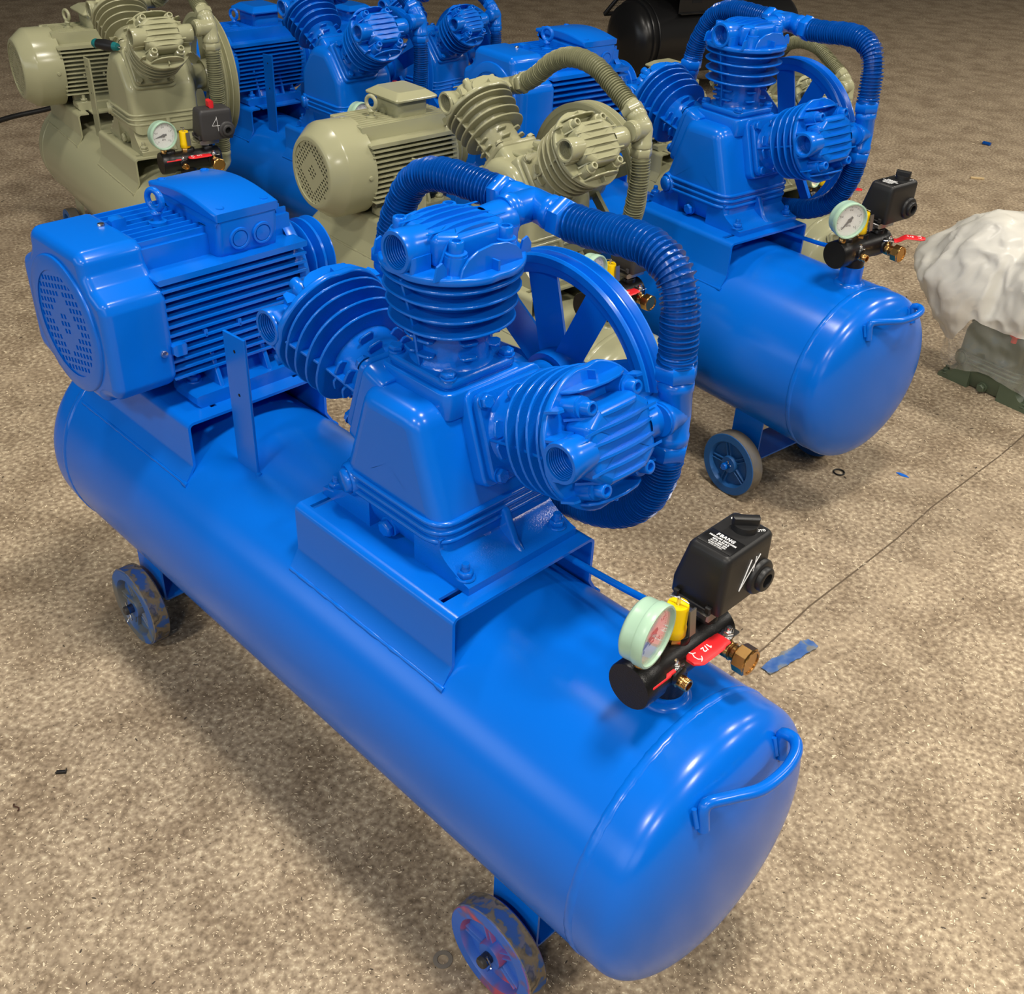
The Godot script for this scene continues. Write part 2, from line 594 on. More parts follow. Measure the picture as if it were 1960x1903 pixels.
	for s in [1, -1]:
		part(h, "edge_fin", me("edge_fin%d" % s, func(b):
			b.at(side(Vector3(0.088 * s, 0, 0))).prism(V2([-0.064, 0.31, 0.064, 0.31, 0.06, 0.324, 0.049, 0.336, 0.03, 0.345, 0.0, 0.349, -0.03, 0.345, -0.049, 0.336, -0.06, 0.324]), -0.0024, 0.0024, 0.0012)
			b.at(Transform3D()).box(Vector3(0.096 * s, 0.318, 0), Vector3(0.016, 0.018, 0.004))
			for q in [-1, 1]:
				b.at(side(Vector3(0.07 * s, 0, 0.087 * q))).prism(V2([-0.012, 0.308, 0.012, 0.308, 0.012, 0.322, 0.004, 0.334, -0.006, 0.33]), -0.002, 0.002)
				b.at(Transform3D())), c.paint)
	for i in 4:
		part(h, "head_bolt", socket_bolt_mesh(), c.paint, P(0.064 * (1 if i < 2 else -1), 0.34, 0.05 * (1 if i % 2 else -1)))

func crankcase_part(root: Node3D, c: Dictionary) -> void:
	var V: bool = c.kind == "V"
	var z0: float = c.z0
	var z1: float = c.z1
	var zc := (z0 + z1) / 2
	var dz := z1 - z0
	var h: float = c.yc - c.sy
	var cc := part(root, "crankcase", me("crankcase" + c.kind, func(b):
		var prof := roundp(V2([0.131, -0.14, 0.129, -0.083, 0.068, 0.096, -0.068, 0.096, -0.129, -0.083, -0.131, -0.14]), [0.0, 0.02, 0.04, 0.04, 0.02, 0.0], 6)
		if V: prof = roundp(V2([0.134, -0.15, 0.131, 0.012, 0.05, 0.112, -0.05, 0.112, -0.131, 0.012, -0.134, -0.15]), [0.0, 0.07, 0.06, 0.06, 0.07, 0.0], 6)
		b.prism(prof, z0, z1, 0.03, 6, 0.5)
		# bearing housing towards the flywheel
		b.at(along(Vector3(0, 0, -1), Vector3(0, 0, z0 + 0.02))).lathe([[0.095, 0.0], [0.09, 0.03], [0.06, 0.045], [0.045, 0.06], [0.045, 0.11], [0.0, 0.11]], 36)
		# pads under the cylinder flanges
		for i in c.angs.size():
			b.at(Transform3D(Basis(Vector3(0, 0, 1), -c.angs[i]), Vector3(0, 0, c.zs[i])) * lift())
			b.prism(rrect(0.168 * c.cs, 0.168 * c.cs, 0.02), 0.07, 0.119, 0.004, 2)
		b.at(Transform3D())
		# belly below the ridges
		var rows := []
		var top := -0.112
		for i in 7:
			var u := i / 6.0
			var k := 1.0 - 0.16 * pow(u, 3.0)
			var row := PackedVector3Array()
			for w in rrect(0.258 * k, (dz - 0.006) * (1.0 - 0.16 * pow(u, 3.0)), 0.05, 6): row.push_back(Vector3(w.x, lerpf(top + 0.03, -h + 0.006, u), zc - w.y))
			rows.append(row)
		rows.reverse()
		b.grid(rows, true, 0.4)
		b.fan(rows[0], true)), c.paint, P(c.xc, c.yc, 0))
	for i in 3:
		part(cc, "ridge", me("ridge" + c.kind, func(b): b.at(lift(Vector3(0, 0, zc))).prism(rrect(0.272, dz + 0.014, 0.05, 8), 0.0, 0.0095, 0.0038, 2, 0.3)), c.paint, P(0, -0.087 - 0.0165 * i, 0))
	for s in [1, -1]:
		part(cc, "foot", me("foot%s%d" % [c.kind, s], func(b):
			var pts := V2([0.06, -h, 0.195, -h, 0.195, -h + 0.015])
			for i in 9:
				var u := i / 8.0
				pts.push_back(Vector2(lerpf(0.182, 0.126, u) - 0.03 * sin(PI * u) * (1.0 - u * 0.3), lerpf(-h + 0.018, -0.108, u)))
			pts.push_back(Vector2(0.06, -0.108))
			if V:
				for j in pts.size(): pts[j].x -= 0.012 if pts[j].x > 0.1 else 0.0
			for j in pts.size(): pts[j].x *= s
			b.prism(pts, z0 + 0.02, z1 - 0.004, 0.0, 1, 0.6)
			for q in [zc]:
				var gset := V2([0.1, -h + 0.01, 0.188, -h + 0.014, 0.168, -h + 0.03, 0.152, -h + 0.06, 0.143, -0.1, 0.1, -0.09])
				for j in gset.size(): gset[j].x *= s
				b.prism(gset, q - 0.007, q + 0.007, 0.004, 2)), c.cast)
		for q in [z0 + 0.045, z1 - 0.018]:
			part(cc, "foot_bolt", nut_bolt_mesh(), c.cast, P(s * (0.172 if not V else 0.16), -h + 0.0185, q))
	# oil sight glass, drain plug, breather hole
	part(cc, "sight_glass", me("sight", func(b):
		b.lathe([[0.033, -0.02], [0.031, 0.004], [0.027, 0.009], [0.023, 0.006], [0.022, 0.014], [0.019, 0.018], [0.0, 0.018]], 28)), c.paint, P(-0.108, -0.105, z1 - 0.005) * along(Vector3(-0.25, -0.05, 1)))
	part(cc, "drain_plug", me("drain", func(b):
		b.lathe([[0.019, -0.035], [0.019, 0.004], [0.0, 0.004]], 20)
		b.at(lift()).prism(ngon(0.0165, 6), 0.003, 0.017, 0.003)), c.paint, P(-0.012 if not V else -0.005, -h + 0.024, z1 - 0.012) * along(Vector3(0, -0.1, 1)))
	if not V:
		part(cc, "breather_port", me("breather", func(b):
			b.lathe([[0.026, -0.02], [0.022, 0.0], [0.019, 0.004], [0.014, 0.004], [0.0125, 0.0], [0.0125, -0.02], [0.0, -0.02]], 26)), c.paint, P(-0.092, 0.095, 0.058))
	else:
		part(cc, "top_cover", me("vcover", func(b):
			b.at(lift()).prism(rrect(0.075, 0.11, 0.012), 0.0, 0.012, 0.003)
			b.at(P(0.03, 0.01, 0.035)).lathe([[0.013, 0.0], [0.013, 0.008], [0.007, 0.01], [0.0065, 0.016], [0.0, 0.016]], 16)
			b.at(P(0.005, 0.0, -0.02)).lathe([[0.016, 0.0], [0.016, 0.02], [0.02, 0.024], [0.018, 0.034], [0.0, 0.036]], 18)), c.paint, P(0, 0.111, zc))
	for i in c.angs.size():
		cylinder_part(root, c, c.angs[i], c.zs[i], i if not V else i * 2)

func flywheel_part(root: Node3D, c: Dictionary, r: float, z: float, turn: float, blades: int) -> void:
	var f := part(root, "flywheel", me("fly%s" % c.kind, func(b):
		b.at(along(Vector3(0, 0, 1)))
		b.lathe([[r - 0.036, -0.027], [r - 0.004, -0.027], [r, -0.024], [r, -0.021], [r - 0.017, -0.009], [r - 0.017, -0.0065], [r, -0.0015], [r, 0.0015], [r - 0.017, 0.0065], [r - 0.017, 0.009], [r, 0.021], [r, 0.024], [r - 0.004, 0.027], [r - 0.017, 0.027], [r - 0.022, 0.022], [r - 0.036, 0.018], [r - 0.036, -0.027]], 96, 0.8)), c.paint, P(c.xc, c.yc, z))
	part(f, "hub", me("hub", func(b):
		b.at(along(Vector3(0, 0, 1)))
		b.lathe([[0.0, -0.03], [0.05, -0.03], [0.056, -0.026], [0.062, 0.0], [0.056, 0.03], [0.0, 0.03]], 36)), c.paint)
	for i in blades:
		part(f, "spoke", me("spoke%s" % c.kind, func(b):
			b.at(Transform3D(Basis(Vector3(0, 1, 0), 0.42), Vector3.ZERO) * lift(Vector3(0, 0, 0))).prism(V2([-0.026, -0.005, 0.026, -0.005, 0.026, 0.005, -0.026, 0.005]), 0.04, r - 0.03, 0.0)), c.paint, Transform3D(Basis(Vector3(0, 0, 1), turn + TAU * i / blades - PH), Vector3.ZERO))

# corrugated, finned hose
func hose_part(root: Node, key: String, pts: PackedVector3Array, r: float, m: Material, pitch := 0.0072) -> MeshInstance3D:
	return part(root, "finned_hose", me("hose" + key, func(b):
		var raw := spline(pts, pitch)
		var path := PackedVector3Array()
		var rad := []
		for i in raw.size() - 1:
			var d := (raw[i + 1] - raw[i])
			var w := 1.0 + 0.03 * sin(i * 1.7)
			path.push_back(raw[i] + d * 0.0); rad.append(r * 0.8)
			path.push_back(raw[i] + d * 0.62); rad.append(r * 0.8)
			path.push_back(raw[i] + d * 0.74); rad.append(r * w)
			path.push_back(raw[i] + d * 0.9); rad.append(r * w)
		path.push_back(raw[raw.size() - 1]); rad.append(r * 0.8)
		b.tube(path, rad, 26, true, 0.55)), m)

func hexnut(parent: Node, called: String, m: Material, pos: Vector3, dir: Vector3, r := 0.034, l := 0.03) -> void:
	part(parent, called, me("hexnut%.3f_%.3f" % [r, l], func(b):
		b.at(lift()).prism(ngon(r, 6), -l / 2, l / 2, 0.004)
		b.at(Transform3D()).lathe([[r * 0.76, l / 2 - 0.002], [r * 0.76, l / 2 + 0.01], [r * 0.7, l / 2 + 0.012], [0.0, l / 2 + 0.012]], 24)
		b.lathe([[0.0, -l / 2 - 0.012], [r * 0.7, -l / 2 - 0.012], [r * 0.76, -l / 2 - 0.01], [r * 0.76, -l / 2 + 0.002]], 24)), m, along(dir, pos))

# tee or elbow: arms given as end points from the centre
func tee_part(root: Node, called: String, key: String, m: Material, ctr: Vector3, arms: Array) -> MeshInstance3D:
	return part(root, called, me("tee" + key, func(b):
		for a in arms:
			var l: float = a.length()
			b.at(along(a)).lathe([[0.0, -0.026], [0.014, -0.022], [0.0235, -0.01], [0.0265, 0.0], [0.0265, l * 0.62], [0.0285, l * 0.66], [0.0285, l * 0.9], [0.026, l * 0.92], [0.026, l], [0.0, l]], 28, 0.4)
		b.at(Transform3D())), m, P(ctr.x, ctr.y, ctr.z))

# ---------------------------------------------------------------- motor
func grill_fn(b: MB, R: float, rh: float, p: float, turn: float, a0: float, a1: float) -> void:
	# a real perforated plate: square holes on a lattice, a diamond left solid, a small cluster in the middle
	var bas := Basis(Vector3(0, 0, 1), turn)
	var kk := int(R / p) + 1
	for i in range(-kk, kk + 1):
		for j in range(-kk, kk + 1):
			var off := 0.5 if (j % 2 != 0 and turn < 0.5) else 0.0
			var c := bas * Vector3((i + off) * p, j * p, 0)
			if c.length() > R + p * 0.2: continue
			var d := maxf(absf(i + off), absf(j)) if turn > 0.5 else absf(c.x) / p + absf(c.y) / p
			var open := c.length() < rh and (d < a0 or d > a1)
			var q := p / 2
			var w := q * 0.62
			b.at(Transform3D(bas, c))
			if not open:
				b.quad(Vector3(-q, -q, 0), Vector3(q, -q, 0), Vector3(q, q, 0), Vector3(-q, q, 0))
			else:
				var o := [Vector3(-q, -q, 0), Vector3(q, -q, 0), Vector3(q, q, 0), Vector3(-q, q, 0)]
				for s in 4:
					var k := (s + 1) % 4
					var i0: Vector3 = o[s] * (w / q)
					var i1: Vector3 = o[k] * (w / q)
					b.quad(o[s], o[k], i1, i0)
					b.quad(i0, i1, i1 - Vector3(0, 0, 0.003), i0 - Vector3(0, 0, 0.003))
	b.at(Transform3D())

func motor_part(root: Node3D, c: Dictionary) -> void:
	var sq: bool = c.kind == "W"
	var k: float = 1.0 if sq else 0.86
	var hw := 0.165 * k
	var h: float = c.my - c.sy
	var zb := -0.19
	var zf := 0.152
	var m := part(root, "motor", me("motor" + c.kind, func(b):
		b.at(along(Vector3(0, 0, 1))).lathe([[0.0, zb], [hw * 0.86, zb], [hw * 0.86, zf + 0.01], [0.0, zf + 0.01]], 40)
		# shelf and raised block on top
		b.at(P(0, 0.1 * k, (zb + zf) / 2)).box(Vector3(0, 0.004, 0), Vector3(hw * 2, 0.012, zf - zb), 0.003)
		b.box(Vector3(0, 0.025, 0), Vector3(0.21 * k, 0.055, zf - zb), 0.002)
		# feet
		for s in [1, -1]:
			b.at(P(hw * 0.86 * s, -h + 0.014, -0.015)).box(Vector3.ZERO, Vector3(0.095 * k, 0.028, 0.262), 0.006)
			b.at(P(hw * 0.76 * s, -h + 0.055, -0.0065) * Transform3D(Basis(Vector3(0, 0, 1), 0.42 * s), Vector3.ZERO)).box(Vector3.ZERO, Vector3(0.03, 0.12, 0.115), 0.003)
			b.at(P(hw * 0.56 * s, -h + 0.05, -0.015)).box(Vector3.ZERO, Vector3(0.03, 0.1, 0.25), 0.003)
			for q in [0.051, -0.064]:
				var w := V2([0.08, 0.0, 0.182, 0.003, 0.178, 0.012, 0.148, 0.085, 0.08, 0.085])
				for j in w.size(): w[j] = Vector2(w[j].x * s * k, w[j].y - h + 0.02)
				b.at(Transform3D()).prism(w, q - 0.005, q + 0.005, 0.003)
		# end bell and shaft
		b.at(along(Vector3(0, 0, -1), Vector3(0, 0, zb + 0.02))).lathe([[hw * 0.98, 0.0], [hw * 0.98, 0.022], [hw * 0.95, 0.028], [hw * 0.7, 0.045], [hw * 0.42, 0.052], [hw * 0.42, 0.06], [0.02, 0.06], [0.02, 0.15], [0.0, 0.15]], 44)
		b.at(Transform3D())), c.paint, P(c.mx, c.my, 0))
	tag(m, "electric motor with cooling ribs, fan cover and terminal box")
	for s in [1, -1]:
		for i in 11:
			var y := (0.085 - 0.0185 * i) * k
			var inner := sqrt(maxf(0.0, pow(hw * 0.84, 2) - y * y))
			part(m, "cooling_fin", me("mfin%s%d_%d" % [c.kind, i, s], func(b): b.box(Vector3((inner + hw) / 2 * s, y, (zb + zf) / 2), Vector3(hw - inner + 0.004, 0.0048, zf - zb - 0.01), 0.0015)), c.paint)
	for i in 9:
		var xx := (-0.094 + 0.0235 * i) * k
		part(m, "cooling_fin", me("mtop%s%d" % [c.kind, i], func(b): b.box(Vector3(xx, 0.151 * k, (zb + zf) / 2), Vector3(0.0045, 0.026 * k, zf - zb - 0.004), 0.0015)), c.paint)
	for q in [0.066, -0.012]:
		part(m, "fin_lug", me("finlug", func(b): b.box(Vector3.ZERO, Vector3(0.012, 0.016, 0.008), 0.002)), c.paint, P(hw - 0.004, -0.022 * k, q))
	# fan cover
	var z1 := 0.272 if sq else 0.287
	var fc := part(m, "fan_cover", me("fancover" + c.kind, func(b):
		if sq:
			var o := V2([0.098, 0.172, -0.098, 0.172])
			var r := V2([0.1, -0.140, 0.112, -0.122, 0.158, -0.11, 0.172, -0.09, 0.172, 0.072, 0.165, 0.092, 0.128, 0.11, 0.112, 0.13, 0.108, 0.158])
			var out := PackedVector2Array()
			for q in r: out.push_back(q)
			out.push_back(Vector2(0.09, 0.172))
			out.push_back(Vector2(-0.09, 0.172))
			for j in range(r.size() - 1, -1, -1): out.push_back(Vector2(-r[j].x, r[j].y))
			var sm := roundp(out, 0.02, 4)
			b.prism(sm, 0.138, z1, 0.02, 4, 0.5, false)
			# raised bezel round the grill
			b.at(along(Vector3(0, 0, 1))).lathe([[0.14, z1 - 0.002], [0.139, z1 + 0.004], [0.136, z1 + 0.0055], [0.108, z1 + 0.0055], [0.108, z1 - 0.003]], 56)
		else:
			b.at(along(Vector3(0, 0, 1))).lathe([[0.14, 0.138], [0.15, 0.138], [0.15, 0.232], [0.147, 0.242], [0.118, 0.28], [0.112, z1], [0.108, z1 + 0.001], [0.098, z1 + 0.001], [0.098, z1 - 0.006]], 56, 0.75)
		b.at(Transform3D())), c.paint, P(0, 0, 0))
	part(fc, "grill", me("grill" + c.kind, func(b):
		if sq: grill_fn(b, 0.116, 0.103, 0.0152, 0.25, 2.2, 4.3)
		else: grill_fn(b, 0.1, 0.093, 0.0132, PI / 4, 1.6, 3.1)), c.paint, P(0, 0, z1 + (0.003 if sq else -0.002)))
	part(fc, "fan", me("fan" + c.kind, func(b):
		b.at(along(Vector3(0, 0, 1), Vector3(0, 0, z1 - 0.022))).lathe([[0.0, -0.02], [0.12, -0.02], [0.12, 0.0], [0.0, 0.0]], 32)), mat.hole)
	for a in [Vector3(0.173, -0.035, 0), Vector3(-0.01, 0.173, 0)]:
		var n3: Vector3 = Vector3(1, 0, 0) if absf(a.x) > 0.1 else Vector3(0, 1, 0)
		if not sq: a = Vector3(0.1505, 0.0, 0) if absf(a.x) > 0.1 else Vector3(0, 0.1505, 0)
		part(fc, "screw", me("screw", func(b):
			b.lathe([[0.0075, -0.002], [0.0075, 0.001], [0.0065, 0.0035], [0.0, 0.0045]], 14)), mat.steel if sq else c.paint, along(n3, a + Vector3(0, 0, 0.165)))
		if sq: part(fc, "cover_lug", me("coverlug", func(b): b.box(Vector3.ZERO, Vector3(0.024, 0.03, 0.03), 0.004)), c.paint, along(n3, a * 0.96 + Vector3(0, 0, 0.132)))
	# terminal box
	var tb: Node3D
	if sq:
		tb = part(m, "terminal_box", me("tbox", func(b):
			b.prism(roundp(V2([-0.07, 0.1, 0.137, 0.1, 0.145, 0.184, -0.112, 0.19, -0.1, 0.16]), [0.01, 0.02, 0.004, 0.004, 0.03], 3), -0.137, 0.003, 0.012, 3)), c.paint)
		part(tb, "box_lid", me("tlid", func(b):
			var o := V2([-0.114, 0.189, 0.146, 0.184])
			for i in 13:
				var u := i / 12.0
				o.push_back(Vector2(lerpf(0.147, -0.114, u), 0.201 + 0.016 * sin(PI * u)))
			b.prism(o, -0.14, 0.006, 0.006, 2, 0.6)), c.paint)
		for q in [-0.045, -0.098]:
			part(tb, "knockout", me("knock", func(b):
				b.lathe([[0.023, -0.003], [0.022, 0.0025], [0.018, 0.0025], [0.0165, -0.0005], [0.0, -0.0005]], 28)
				b.lathe([[0.016, -0.001], [0.0155, 0.002], [0.0, 0.003]], 24)), c.paint, along(Vector3(1, -0.06, 0), Vector3(0.1432, 0.142, q)))
		for q in [[0.125, -0.018, 0.2045], [0.125, -0.118, 0.2045], [-0.095, -0.018, 0.2055], [-0.095, -0.118, 0.2055]]:
			part(tb, "lid_screw", me("lidscrew", func(b): b.lathe([[0.009, -0.004], [0.009, 0.001], [0.0065, 0.0012], [0.006, -0.001], [0.0, -0.001]], 16)), c.paint, P(q[0], q[2], q[1]))
	else:
		tb = part(m, "terminal_box", me("vtbox", func(b):
			b.at(lift(Vector3(0, 0, -0.064))).prism(rrect(0.13, 0.125, 0.025), 0.13, 0.192, 0.003)
			b.prism(rrect(0.1, 0.1, 0.02), 0.11, 0.14)), c.paint)
		part(tb, "box_lid", me("vtlid", func(b):
			var rows := []
			for q in [[0.166, 0.151, 0.19, 0.012], [0.178, 0.162, 0.192, 0.012], [0.18, 0.164, 0.197, 0.012], [0.176, 0.16, 0.2, 0.012], [0.134, 0.118, 0.214, 0.012], [0.126, 0.11, 0.2165, 0.012]]:
				var row := PackedVector3Array()
				for w in rrect(q[0], q[1], q[3]): row.push_back(Vector3(w.x, q[2], -0.064 - w.y))
				rows.append(row)
			b.grid(rows, true, 0.8)
			b.fan(rows[5])
			b.fan(rows[0], true)), c.paint)
		for s in [1, -1]:
			for q in [1, -1]:
				part(tb, "lid_screw", me("vlidscrew", func(b): b.lathe([[0.006, -0.003], [0.006, 0.003], [0.0, 0.004]], 12)), c.paint, P(0.078 * s, 0.199, -0.064 + 0.07 * q))
	part(m, "eye_bolt", me("eye", func(b):
		b.at(P(0, 0.046, 0))
		ring_fn(b, 0.0195, 0.0062)
		b.at(Transform3D()).lathe([[0.018, -0.004], [0.018, 0.003], [0.0085, 0.005], [0.0075, 0.014], [0.012, 0.019], [0.01, 0.026], [0.0, 0.03]], 20)), c.paint, P(0.02 if sq else 0.012, 0.164 * k, 0.062) * Transform3D(Basis(Vector3(0, 1, 0), 0.25), Vector3.ZERO))
	part(m, "pulley", me("pulley", func(b):
		var r := 0.086
		b.at(along(Vector3(0, 0, 1))).lathe([[0.0, -0.03], [r - 0.005, -0.03], [r, -0.027], [r, -0.024], [r - 0.022, -0.011], [r - 0.022, -0.009], [r, -0.003], [r, 0.003], [r - 0.022, 0.009], [r - 0.022, 0.011], [r, 0.024], [r, 0.027], [r - 0.005, 0.03], [0.03, 0.03], [0.03, 0.04], [0.0, 0.04]], 56, 0.8)), c.paint, P(0, 0, c.fz))
	for s in [1, -1]:
		for q in [0.084, -0.114]:
			part(m, "foot_bolt", nut_bolt_mesh(), c.paint, P(s * (0.122 if sq else 0.135), -h + 0.0275, q))


# ---------------------------------------------------------------- tank, saddles, wheels
func tank_part(root: Node3D, c: Dictionary) -> void:
	var R: float = c.R
	var x := along(Vector3(1, 0, 0), Vector3(0, c.ay, 0))
	var t := part(root, "tank", me("tank" + c.kind, func(b):
		var prof := []
		for i in 15:
			var u := PH * i / 14.0
			prof.append([R * pow(sin(u), 0.8), c.xl - 0.04 - 0.085 * pow(cos(u), 0.8)])
		for i in 9: prof.append([R, lerpf(c.xl, c.xr, i / 8.0)])
		for i in 21:
			var u := PH * i / 20.0
			prof.append([R * pow(cos(u), 0.8), c.xr + 0.04 + 0.085 * pow(sin(u), 0.8)])
		b.lathe(prof, 112, 0.2)), c.paint, x)
	for q in [c.xl, c.xr]:
		part(t, "weld_seam", me("seam" + c.kind, func(b):
			var rows := []
			var r2 := RandomNumberGenerator.new()
			r2.seed = 11
			for i in 201:
				var a := TAU * i / 200.0
				var s := 0.0028 + 0.0012 * r2.randf()
				var w := 0.008 + 0.002 * r2.randf()
				if i == 200: s = 0.003; w = 0.009
				var row := PackedVector3Array()
				for j in 6:
					var g := PI * j / 5.0
					var rr := R - 0.0012 + s * sin(g)
					row.push_back(Vector3(cos(a) * rr, w * cos(g), sin(a) * rr))
				rows.append(row)
			b.grid(rows, false, 0.1)), c.paint, P(0, q, 0))
	# lifting handle on the near head
	part(t, "handle", me("handle" + c.kind, func(b):
		var f := R / 0.25
		var e: float = c.xr - 1.006
		b.at(along(Vector3(1, 0, 0)).affine_inverse())
		b.tube(spline(V3([1.112 + e, 0.165 * f, 0.098, 1.106 + e, 0.2 * f, 0.098, 1.108 + e, 0.212 * f, 0.09, 1.126 + e, 0.214 * f, 0.058, 1.146 + e, 0.214 * f, 0.015, 1.149 + e, 0.214 * f, -0.04, 1.14 + e, 0.214 * f, -0.08, 1.124 + e, 0.214 * f, -0.1, 1.106 + e, 0.212 * f, -0.1, 1.104 + e, 0.2 * f, -0.1, 1.112 + e, 0.165 * f, -0.1]), 0.006), 0.0095, 14)
		for q in [0.098, -0.1]:
			b.tube(V3([1.098 + e, 0.205 * f, q + 0.012, 1.108 + e, 0.175 * f, q + 0.012]), 0.004, 8)
		b.at(Transform3D())), c.paint)
	# nipple with its weld
	part(t, "nipple", me("nipple" + c.kind, func(b):
		b.lathe([[0.044, -0.012], [0.042, 0.0], [0.036, 0.005], [0.0315, 0.006], [0.031, c.nip], [0.029, c.nip + 0.001], [0.0, c.nip + 0.001]], 36)), c.paint, along(Vector3(1, 0, 0)).affine_inverse() * P(c.vx, R, 0))

func saddle_part(root: Node3D, c: Dictionary, xa: float, xb: float, holes: Array) -> void:
	var w: float = c.sw
	var sd := part(root, "saddle", me("saddle%s%.2f" % [c.kind, xa], func(b):
		var sy: float = c.sy
		var th := 0.006
		var R: float = c.R
		# side plates with the top bend and the flared weld edge
		var zf := w + 0.016
		var yb: float = c.ay + sqrt(R * R - zf * zf) - 0.003
		for s in [1, -1]:
			var o := PackedVector2Array()
			var inner := PackedVector2Array()
			for i in 6:
				var a := PH * i / 5.0
				o.push_back(Vector2(w - 0.014 + 0.014 * sin(a), sy - 0.014 + 0.014 * cos(a)))
				inner.push_back(Vector2(w - 0.014 + 0.008 * sin(a), sy - 0.014 + 0.008 * cos(a)))
			o.push_back(Vector2(w, yb + 0.035)); inner.push_back(Vector2(w - th, yb + 0.034))
			o.push_back(Vector2(w + 0.002, yb + 0.03)); inner.push_back(Vector2(w - th + 0.002, yb + 0.028))
			o.push_back(Vector2(zf + 0.004, yb)); inner.push_back(Vector2(zf, yb - 0.002))
			inner.reverse()
			o.append_array(inner)
			for j in o.size(): o[j].x *= -s
			b.at(side()).prism(o, xa, xb, 0.0, 1, 0.6)
		b.at(Transform3D())
		# top plate with real slots: strips along z between the edges of the holes
		var zs := w - 0.014
		var xs := [xa, xb]
		for q in holes:
			for v in [q[0], q[1]]:
				if v > xa and v < xb and not xs.has(v): xs.append(v)
		xs.sort()
		for i in xs.size() - 1:
			var a: float = xs[i]
			var d: float = xs[i + 1]
			var y := sy - th / 2
			var cuts := []
			for q in holes:
				if q[0] <= a + 1e-5 and q[1] >= d - 1e-5: cuts.append([q[2], q[3]])
			cuts.sort_custom(func(l, r): return l[0] < r[0])
			var z := -zs
			cuts.append([zs, zs])
			for g in cuts:
				if g[0] - z > 1e-4: b.box(Vector3((a + d) / 2, y, (z + g[0]) / 2), Vector3(d - a, th, g[0] - z))
				z = g[1]), c.paint)
	tag(sd, "folded steel saddle plate welded on the tank")
	part(sd, "weld_bead", me("bead%s%.2f" % [c.kind, xa], func(b):
		var R: float = c.R
		var zf := w + 0.02
		var r2 := RandomNumberGenerator.new()
		r2.seed = 5
		for s in [1, -1]:
			var path := PackedVector3Array()
			var rad := []
			for i in 40:
				path.push_back(Vector3(lerpf(xa, xb + 0.004, i / 39.0), c.ay + sqrt(R * R - zf * zf) - 0.003, zf * s))
				rad.append((0.0036 + 0.0016 * r2.randf()) if i < 38 else 0.0065)
			b.tube(path, rad, 7)), c.paint)

func wheels_part(root: Node3D, c: Dictionary) -> void:
	var r: float = c.wr
	for xx in c.wx:
		var br := part(root, "wheel_bracket", me("bracket" + c.kind, func(b):
			var R: float = c.R
			var w: float = c.sw - 0.005
			var y0: float = c.ay - sqrt(R * R - w * w) + 0.02
			var yb: float = c.ay - R - 0.075
			var o := PackedVector2Array()
			var pts := roundp(V2([w, y0, w, yb, -w, yb, -w, y0]), [0.0, 0.012, 0.012, 0.0], 3)
			var ins := roundp(V2([w - 0.005, y0, w - 0.005, yb + 0.005, -w + 0.005, yb + 0.005, -w + 0.005, y0]), [0.0, 0.008, 0.008, 0.0], 3)
			ins.reverse()
			o.append_array(pts)
			o.append_array(ins)
			b.at(side()).prism(o, -0.055, 0.055, 0.0, 1, 0.6)
			b.at(along(Vector3(0, 0, 1), Vector3(0, r, 0))).lathe([[0.0, -w - 0.075], [0.0115, -w - 0.075], [0.0115, w + 0.075], [0.0, w + 0.075]], 20)
			b.at(Transform3D())), c.paint, P(xx, 0, 0))
		for s in [1, -1]:
			var front: bool = xx > 0.3
			var body: Material = c.wheel_mats[0] if front else c.wheel_mats[1]
			var tread: Material = c.wheel_mats[2]
			var wh := part(root, "wheel", me("wheel" + c.kind, func(b):
				b.at(along(Vector3(0, 0, 1))).lathe([[r * 0.74, 0.02], [r * 0.74, -0.02], [r * 0.97, -0.021], [r, -0.019], [r, 0.019], [r * 0.975, 0.021], [r * 0.78, 0.021], [r * 0.75, 0.018]], 56, 0.8)
				b.at(Transform3D())), tread, P(xx, r, s * (c.sw + 0.034)) * Transform3D(Basis(Vector3(0, 1, 0), 0.0 if s > 0 else PI), Vector3.ZERO))
			part(wh, "rim", me("rim" + c.kind, func(b):
				b.at(along(Vector3(0, 0, 1))).lathe([[r * 0.72, -0.0195], [r * 0.965, -0.0225], [r * 0.99, -0.019], [r * 0.94, -0.018], [r * 0.94, 0.018], [r * 0.985, 0.02], [r * 0.965, 0.0225], [r * 0.74, 0.0225], [r * 0.71, 0.018], [r * 0.69, 0.004], [r * 0.2, 0.004], [r * 0.2, -0.004], [r * 0.69, -0.004], [r * 0.72, -0.0195]], 56, 0.75)
				b.lathe([[0.0, -0.021], [r * 0.26, -0.021], [r * 0.27, -0.018], [r * 0.27, 0.018], [r * 0.25, 0.022], [0.0, 0.022]], 32)
				for i in 5:
					var g := Transform3D(Basis(Vector3(0, 0, 1), TAU * i / 5 + 0.35), Vector3.ZERO)
					for q in [-0.006, 0.006]:
						b.at(g).box(Vector3(q, r * 0.48, 0), Vector3(0.0045, r * 0.46, 0.026), 0.001)
				b.at(Transform3D())), body)
			part(wh, "axle_end", me("axleend", func(b): b.lathe([[0.0, 0.0], [0.0115, 0.0], [0.0115, 0.02], [0.0095, 0.023], [0.0, 0.023]], 20)), c.axle, along(Vector3(0, 0, 1), Vector3(0, 0, 0.021)))
			part(wh, "cotter_pin", me("cotter", func(b):
				b.tube(V3([-0.021, 0.003, 0, 0.018, 0.0, 0, 0.026, 0.008, 0.003]), 0.0018, 8)
				b.tube(V3([0.018, 0.0, 0, 0.024, -0.01, 0.004, 0.03, -0.01, 0.009]), 0.0016, 8)), mat.steel, Transform3D(Basis(Vector3(0, 0, 1), 0.9 if front else -1.1), Vector3(0, 0, 0.034)))

